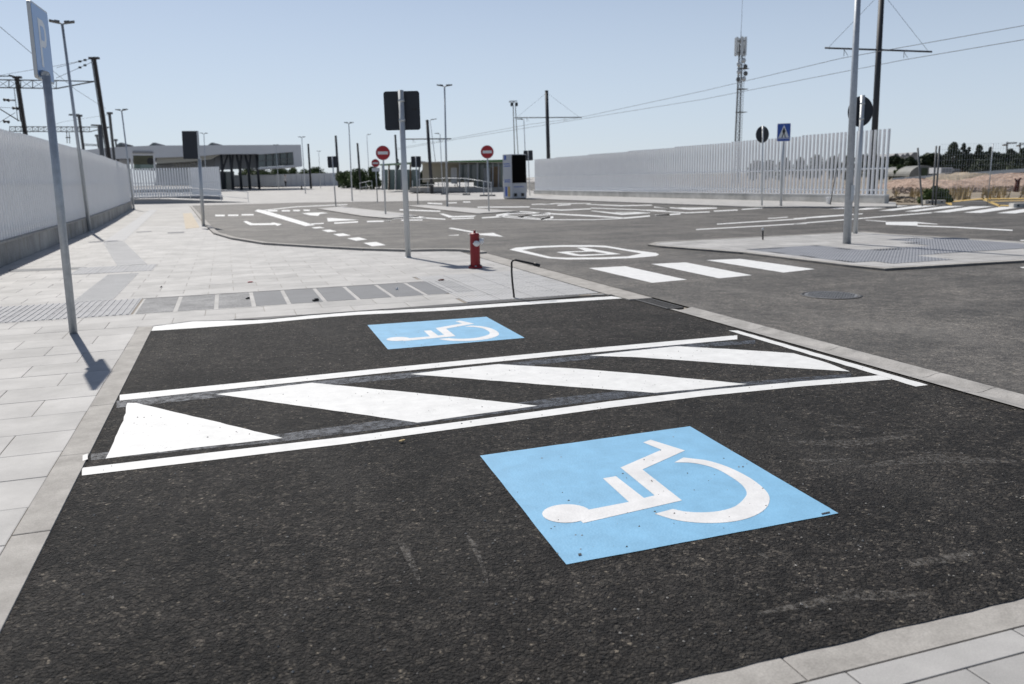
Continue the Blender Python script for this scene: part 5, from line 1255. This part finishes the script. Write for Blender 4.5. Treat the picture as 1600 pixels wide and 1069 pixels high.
# site: spoil heaps, rubble, fence, shrub
def heap(label, px0, px1, ytop, D, dpt, m='red_earth', seed=0):
    a = pd(px0, 290, D); b = pd(px1, 290, D); c = (a+b)/2; w = (b-a).length/2; z = pd((px0+px1)/2, ytop, D).z
    rnd = random.Random(seed); bm = bmesh.new(); nx, ny = 34, 14; V = []
    hs = [rnd.uniform(.8, 1.1) for _ in range(nx+1)]
    for j in range(ny+1):
        row = []
        for i in range(nx+1):
            u = i/nx*2-1; v = j/ny*2-1; s = max(0, 1-abs(u)**2.6)*max(0, 1-v*v)
            h = (s**.75)*z*(.5*hs[i]+.5)+rnd.uniform(-.04, .05)*(1 if s > .02 else 0)
            p = hR*(u*w)+hF*(v*dpt)
            row.append(bm.verts.new((p.x+rnd.uniform(-.1, .1), p.y+rnd.uniform(-.1, .1), h-.1)))
        V.append(row)
    for j in range(ny):
        for i in range(nx): bm.faces.new((V[j][i], V[j][i+1], V[j+1][i+1], V[j+1][i]))
    o = obj('spoil_heap', bm, m); o.location = (c.x, c.y, -.02); return tag(o, label, 'earth heap', 'spoil heaps')
heap('large reddish earth heap at the right on the building site', 1500, 1660, 269, 62, 5, seed=1)
heap('long low reddish earth heap in the middle of the building site', 1415, 1540, 279, 60, 4, seed=2)
heap('small reddish earth heap at the end of the slatted fence', 1385, 1470, 277, 66, 4, seed=3)
heap('grey brown earth bank behind the reddish heaps', 1440, 1570, 268, 72, 4, 'earth', seed=4)
heap('low dark earth mound beside the fence end wall', 1394, 1424, 303, 38, 1.6, 'earth', seed=6)
rb = bmesh.new(); rnd = random.Random(5)
for k in range(1300):
    px = rnd.uniform(1395, 1620); D = rnd.uniform(50, 66); p = pd(px, 290, D); s = rnd.uniform(.03, .11)
    mx = Matrix.Translation((p.x, p.y, s*.2 if D < 55 else rnd.uniform(.02, .12))) @ Matrix.Rotation(rnd.uniform(0, 6), 4, Vector((rnd.random(), rnd.random(), 1)).normalized()); box(rb, -s, s, -s*.6, s*.6, -s*.4, s*.4, mx)
o = obj('rubble', rb, 'rubble'); struct(o, 'stuff'); tag(o, 'pale stone rubble strewn between the earth heaps', 'rubble', kind='stuff')
wb = bmesh.new()
for k in range(1500):
    px = rnd.uniform(1400, 1620); D = rnd.uniform(38, 50); p = pd(px, 290, D); hgt = rnd.uniform(.1, .55)
    a = rnd.uniform(0, PI); q = Vector((math.cos(a)*.05, math.sin(a)*.05, 0)); l = Vector((rnd.uniform(-.15, .15), rnd.uniform(-.15, .15), hgt)); p.z = -.03
    if math.sin(px*.11)+math.sin(D*1.3) < .3: continue
    wb.faces.new([wb.verts.new(x) for x in (p-q, p+q, p+l)])
o = obj('dry_weeds', wb, 'straw'); struct(o, 'stuff'); tag(o, 'dry yellow weeds growing along the site edge', 'weeds', kind='stuff')
# green shrub at the mesh fence foot
p = gs(1457, 317); t = thing('shrub', 'bright green shrub growing round the mesh fence posts', 'shrub', tuple(p)); D = dep(p)
leaf_cloud('foliage', 'leaf_bright', t, [((hR*x).to_tuple()[:2]+(z,), r) for x, z, r in ((-.35, .3, .25), (-.15, .5, .22), (.1, .35, .28), (.3, .6, .2), (.5, .35, .28), (.75, .25, .2), (.65, .55, .15), (-.6, .15, .2), (.05, .75, .14), (.9, .12, .15), (-.4, .6, .12))], .07, 2600)
t.scale = (.82,)*3
obj('stems', tube(tube(bmesh.new(), [(0, 0, 0), (.2, 0, .5)], .02, 5), [(0, 0, 0), (-.2, .1, .45)], .02, 5), 'bark', t)
# mesh fence of the site
def site_fence():
    p0 = gs(1441, 322); t = thing('mesh_fence', 'wire mesh fence on thin grey posts along the building site', 'fence', tuple(p0)); og = p0
    Dp = dep(p0); tops = ((1434, 231, 1441), (1463, 228, 1457), (1468, 228, 1462))
    for xt, yt, xb in tops:
        d = Dp+(.4 if xt > 1450 else 0); a = pd(xb, 322 if xt < 1450 else 318, d)-og; b = pd(xt, yt, d)-og; a.z = 0
        obj('post', tube(bmesh.new(), [a, b], .035, 8), 'mast_grey', t)
    a = pd(1462, 318, Dp+.4)-og; a.z = 0; b = gs(1640, 316)-og; b.z = 0
    for f in (.45, 1.): q = a.lerp(b, f); obj('post', tube(bmesh.new(), [q, q+Vector((0, 0, 2.35))], .016, 6), 'galv', t)
    bm = bmesh.new(); n = 46; d = (b-a)
    for k in range(n+1):
        q = a+d*(k/n); bar(bm, q+Vector((0, 0, .1)), q+Vector((0, 0, 2.35)), .0035)
    for k in range(12): z = .1+k*.205; bar(bm, a+Vector((0, 0, z)), b+Vector((0, 0, z)), .004)
    obj('wire_mesh', bm, 'galv', t)
site_fence()
for i, (x, y) in enumerate(((1459, 318.5), (1598, 324))):
    p = gs(x, y); t = thing('fence_foot_block', ('concrete foot block under the green shrub', 'concrete foot block at the right picture edge beside the yellow lines')[i], 'concrete block', tuple(p), VY, 'fence foot blocks')
    obj('block', B(-.42, .42, -.14, .14, 0, .15), 'concrete', t)
    for dx in (-.25, .0, .25): obj('block_hole', B(dx-.04, dx+.04, -.15, -.141, .04, .11), 'dark_steel', t)
# tarpaulin hut, pipes, far roofs, dead trunk, crane
D = 92.; p = pd(1443, 275, D); t = thing('tarpaulin_hut', 'pale domed tarpaulin hut in front of the dark trees', 'hut', tuple(p)); w = px2m(D, 22); hh = px2m(D, 16)
bm = bmesh.new(); n = 14
for j in range(n):
    a0, a1 = PI*j/n, PI*(j+1)/n
    v = [bm.verts.new(x) for x in (hR*math.cos(a0)*w+Vector((0, 0, math.sin(a0)*hh)), hR*math.cos(a1)*w+Vector((0, 0, math.sin(a1)*hh)), hR*math.cos(a1)*w*.9+Vector((0, 0, math.sin(a1)*hh*.9))+hF*8, hR*math.cos(a0)*w*.9+Vector((0, 0, math.sin(a0)*hh*.9))+hF*8)]; bm.faces.new(v)
v = [bm.verts.new(hR*math.cos(PI*j/n)*w+Vector((0, 0, math.sin(PI*j/n)*hh))) for j in range(n+1)]; bm.faces.new(v)
obj('cover', bm, 'tarp', t); obj('opening', bar(bmesh.new(), hR*.2-hF*.05, hR*.2-hF*.05+Vector((0, 0, hh*.75)), px2m(D, 16), .04), 'leaf_dark', t)
for i, (x0, x1, yt, m, lab) in enumerate(((1392, 1404, 240, 'grey_wall', 'grey far block left of the pale roofs'), (1404, 1413, 241, 'white_wall', 'small white far house among the trees'), (1411, 1420, 239, 'white_wall', 'white far house with a pitched roof'), (1420, 1434, 238, 'grey_wall', 'wide grey far house left of the mesh fence post'), (1553, 1568, 246, 'white_wall', 'pale low shed among the trees under the crane'))):
    D = 175. if x0 < 1500 else 120.; a, b = pd(x0, 262, D), pd(x1, 262, D); zt = pd((x0+x1)/2, yt, D).z; c = (a+b)/2
    t = thing('far_house', lab, 'house', (c.x, c.y, 0), -YAW, 'far houses'); w = (b-a).length/2
    obj('wall', B(-w, w, 0, 7, 0, zt*.86), m, t)
    obj('roof', prism(bmesh.new(), [(-w*1.05, zt*.86), (w*1.05, zt*.86), (w*.3, zt), (-w*.3, zt)], -7.2, .3, Matrix.Rotation(PI/2, 4, 'X')), 'roof_grey', t)
    for k in range(3): obj('window', B(-w+w*.3+k*w*.55, -w+w*.55+k*w*.55, -.05, -.01, zt*.5, zt*.7), 'glass', t)
D = 43.; p = pd(1590, 298, D); p.z = 0; t = thing('dead_trunk', 'dark forked dead trunk in front of the large earth heap', 'tree trunk', tuple(p))
q = lambda x, y: pd(x, y, D)-p
obj('trunk', tube(bmesh.new(), [q(1587, 300), q(1589, 290), q(1591, 281)], [.14, .11, .1], 6), 'trunk_red', t); obj('branch', tube(bmesh.new(), [q(1590, 285), q(1586, 279)], [.07, .04], 5), 'trunk_red', t); obj('branch', tube(bmesh.new(), [q(1591, 283), q(1595, 278)], [.07, .05], 5), 'trunk_red', t)
D = 320.
def crane(label, x, yt, x0, x1):
    p = pd(x, 262, D); p.z = 0; t = thing('tower_crane', label, 'crane', tuple(p), 0, 'tower cranes'); q = lambda X, Y: pd(X, Y, D)-p
    obj('mast', bar(bmesh.new(), Vector((0, 0, 0)), q(x, yt-3), .38), 'mast_grey', t)
    bm = bmesh.new(); bar(bm, q(x0, yt+.8), q(x1, yt-1.5), .2); bar(bm, q(x, yt-2.2), q(x1, yt-2.2), .2)
    for k in range(10): X = x+(x1-x)*k/10; bar(bm, q(X, yt-.3), q(X+1.6, yt-2.2), .15)
    obj('jib', bm, 'mast_grey', t); obj('counterweight', bar(bmesh.new(), q(x0, yt+.8), q(x0, yt+3), .9), 'brown', t)
crane('left tower crane on the horizon above the right trees', 1573.5, 225, 1569, 1589)
crane('right tower crane on the horizon at the picture edge', 1594, 226, 1591, 1625)
# white van-like container row beyond
for i, (x0, x1, yt, yb) in enumerate(((1470, 1488, 262, 271), (1490, 1500, 264, 270))):
    D = 84.; a, b = pd(x0, yb, D), pd(x1, yb, D); c = (a+b)/2; w = (b-a).length/2; hh = pd(x0, yt, D).z-c.z
    t = thing('site_container', ('pale site container behind the mesh fence posts', 'small grey site container right of the pale one')[i], 'container', tuple(c), -YAW, 'site containers')
    obj('container_body', B(-w, w, 0, 2.4, 0, hh), 'white_wall' if i == 0 else 'grey_wall', t)
    for k in range(3): obj('door_panel', B(-w+.1+k*w*.6, -w+.1+k*w*.6+w*.5, -.04, -.01, .1, hh-.1), 'grey_wall' if i == 0 else 'mast_grey', t)

# grey guard rail across the site background
p0, p1 = pd(1395, 281, 84), pd(1660, 262, 84); t = thing('site_hoarding', 'long low grey hoarding rail behind the earth heaps', 'barrier', (p0.x, p0.y, 0))
for k in range(14):
    a = p0.lerp(p1, k/14)-t.location; b = p0.lerp(p1, (k+.97)/14)-t.location; obj('hoarding_panel', bar(bmesh.new(), a, b, .06, .35), 'galv', t)
    obj('hoarding_post', bar(bmesh.new(), Vector((a.x, a.y, 0)), a, .08), 'galv', t)
print('objects', len(bpy.data.objects))
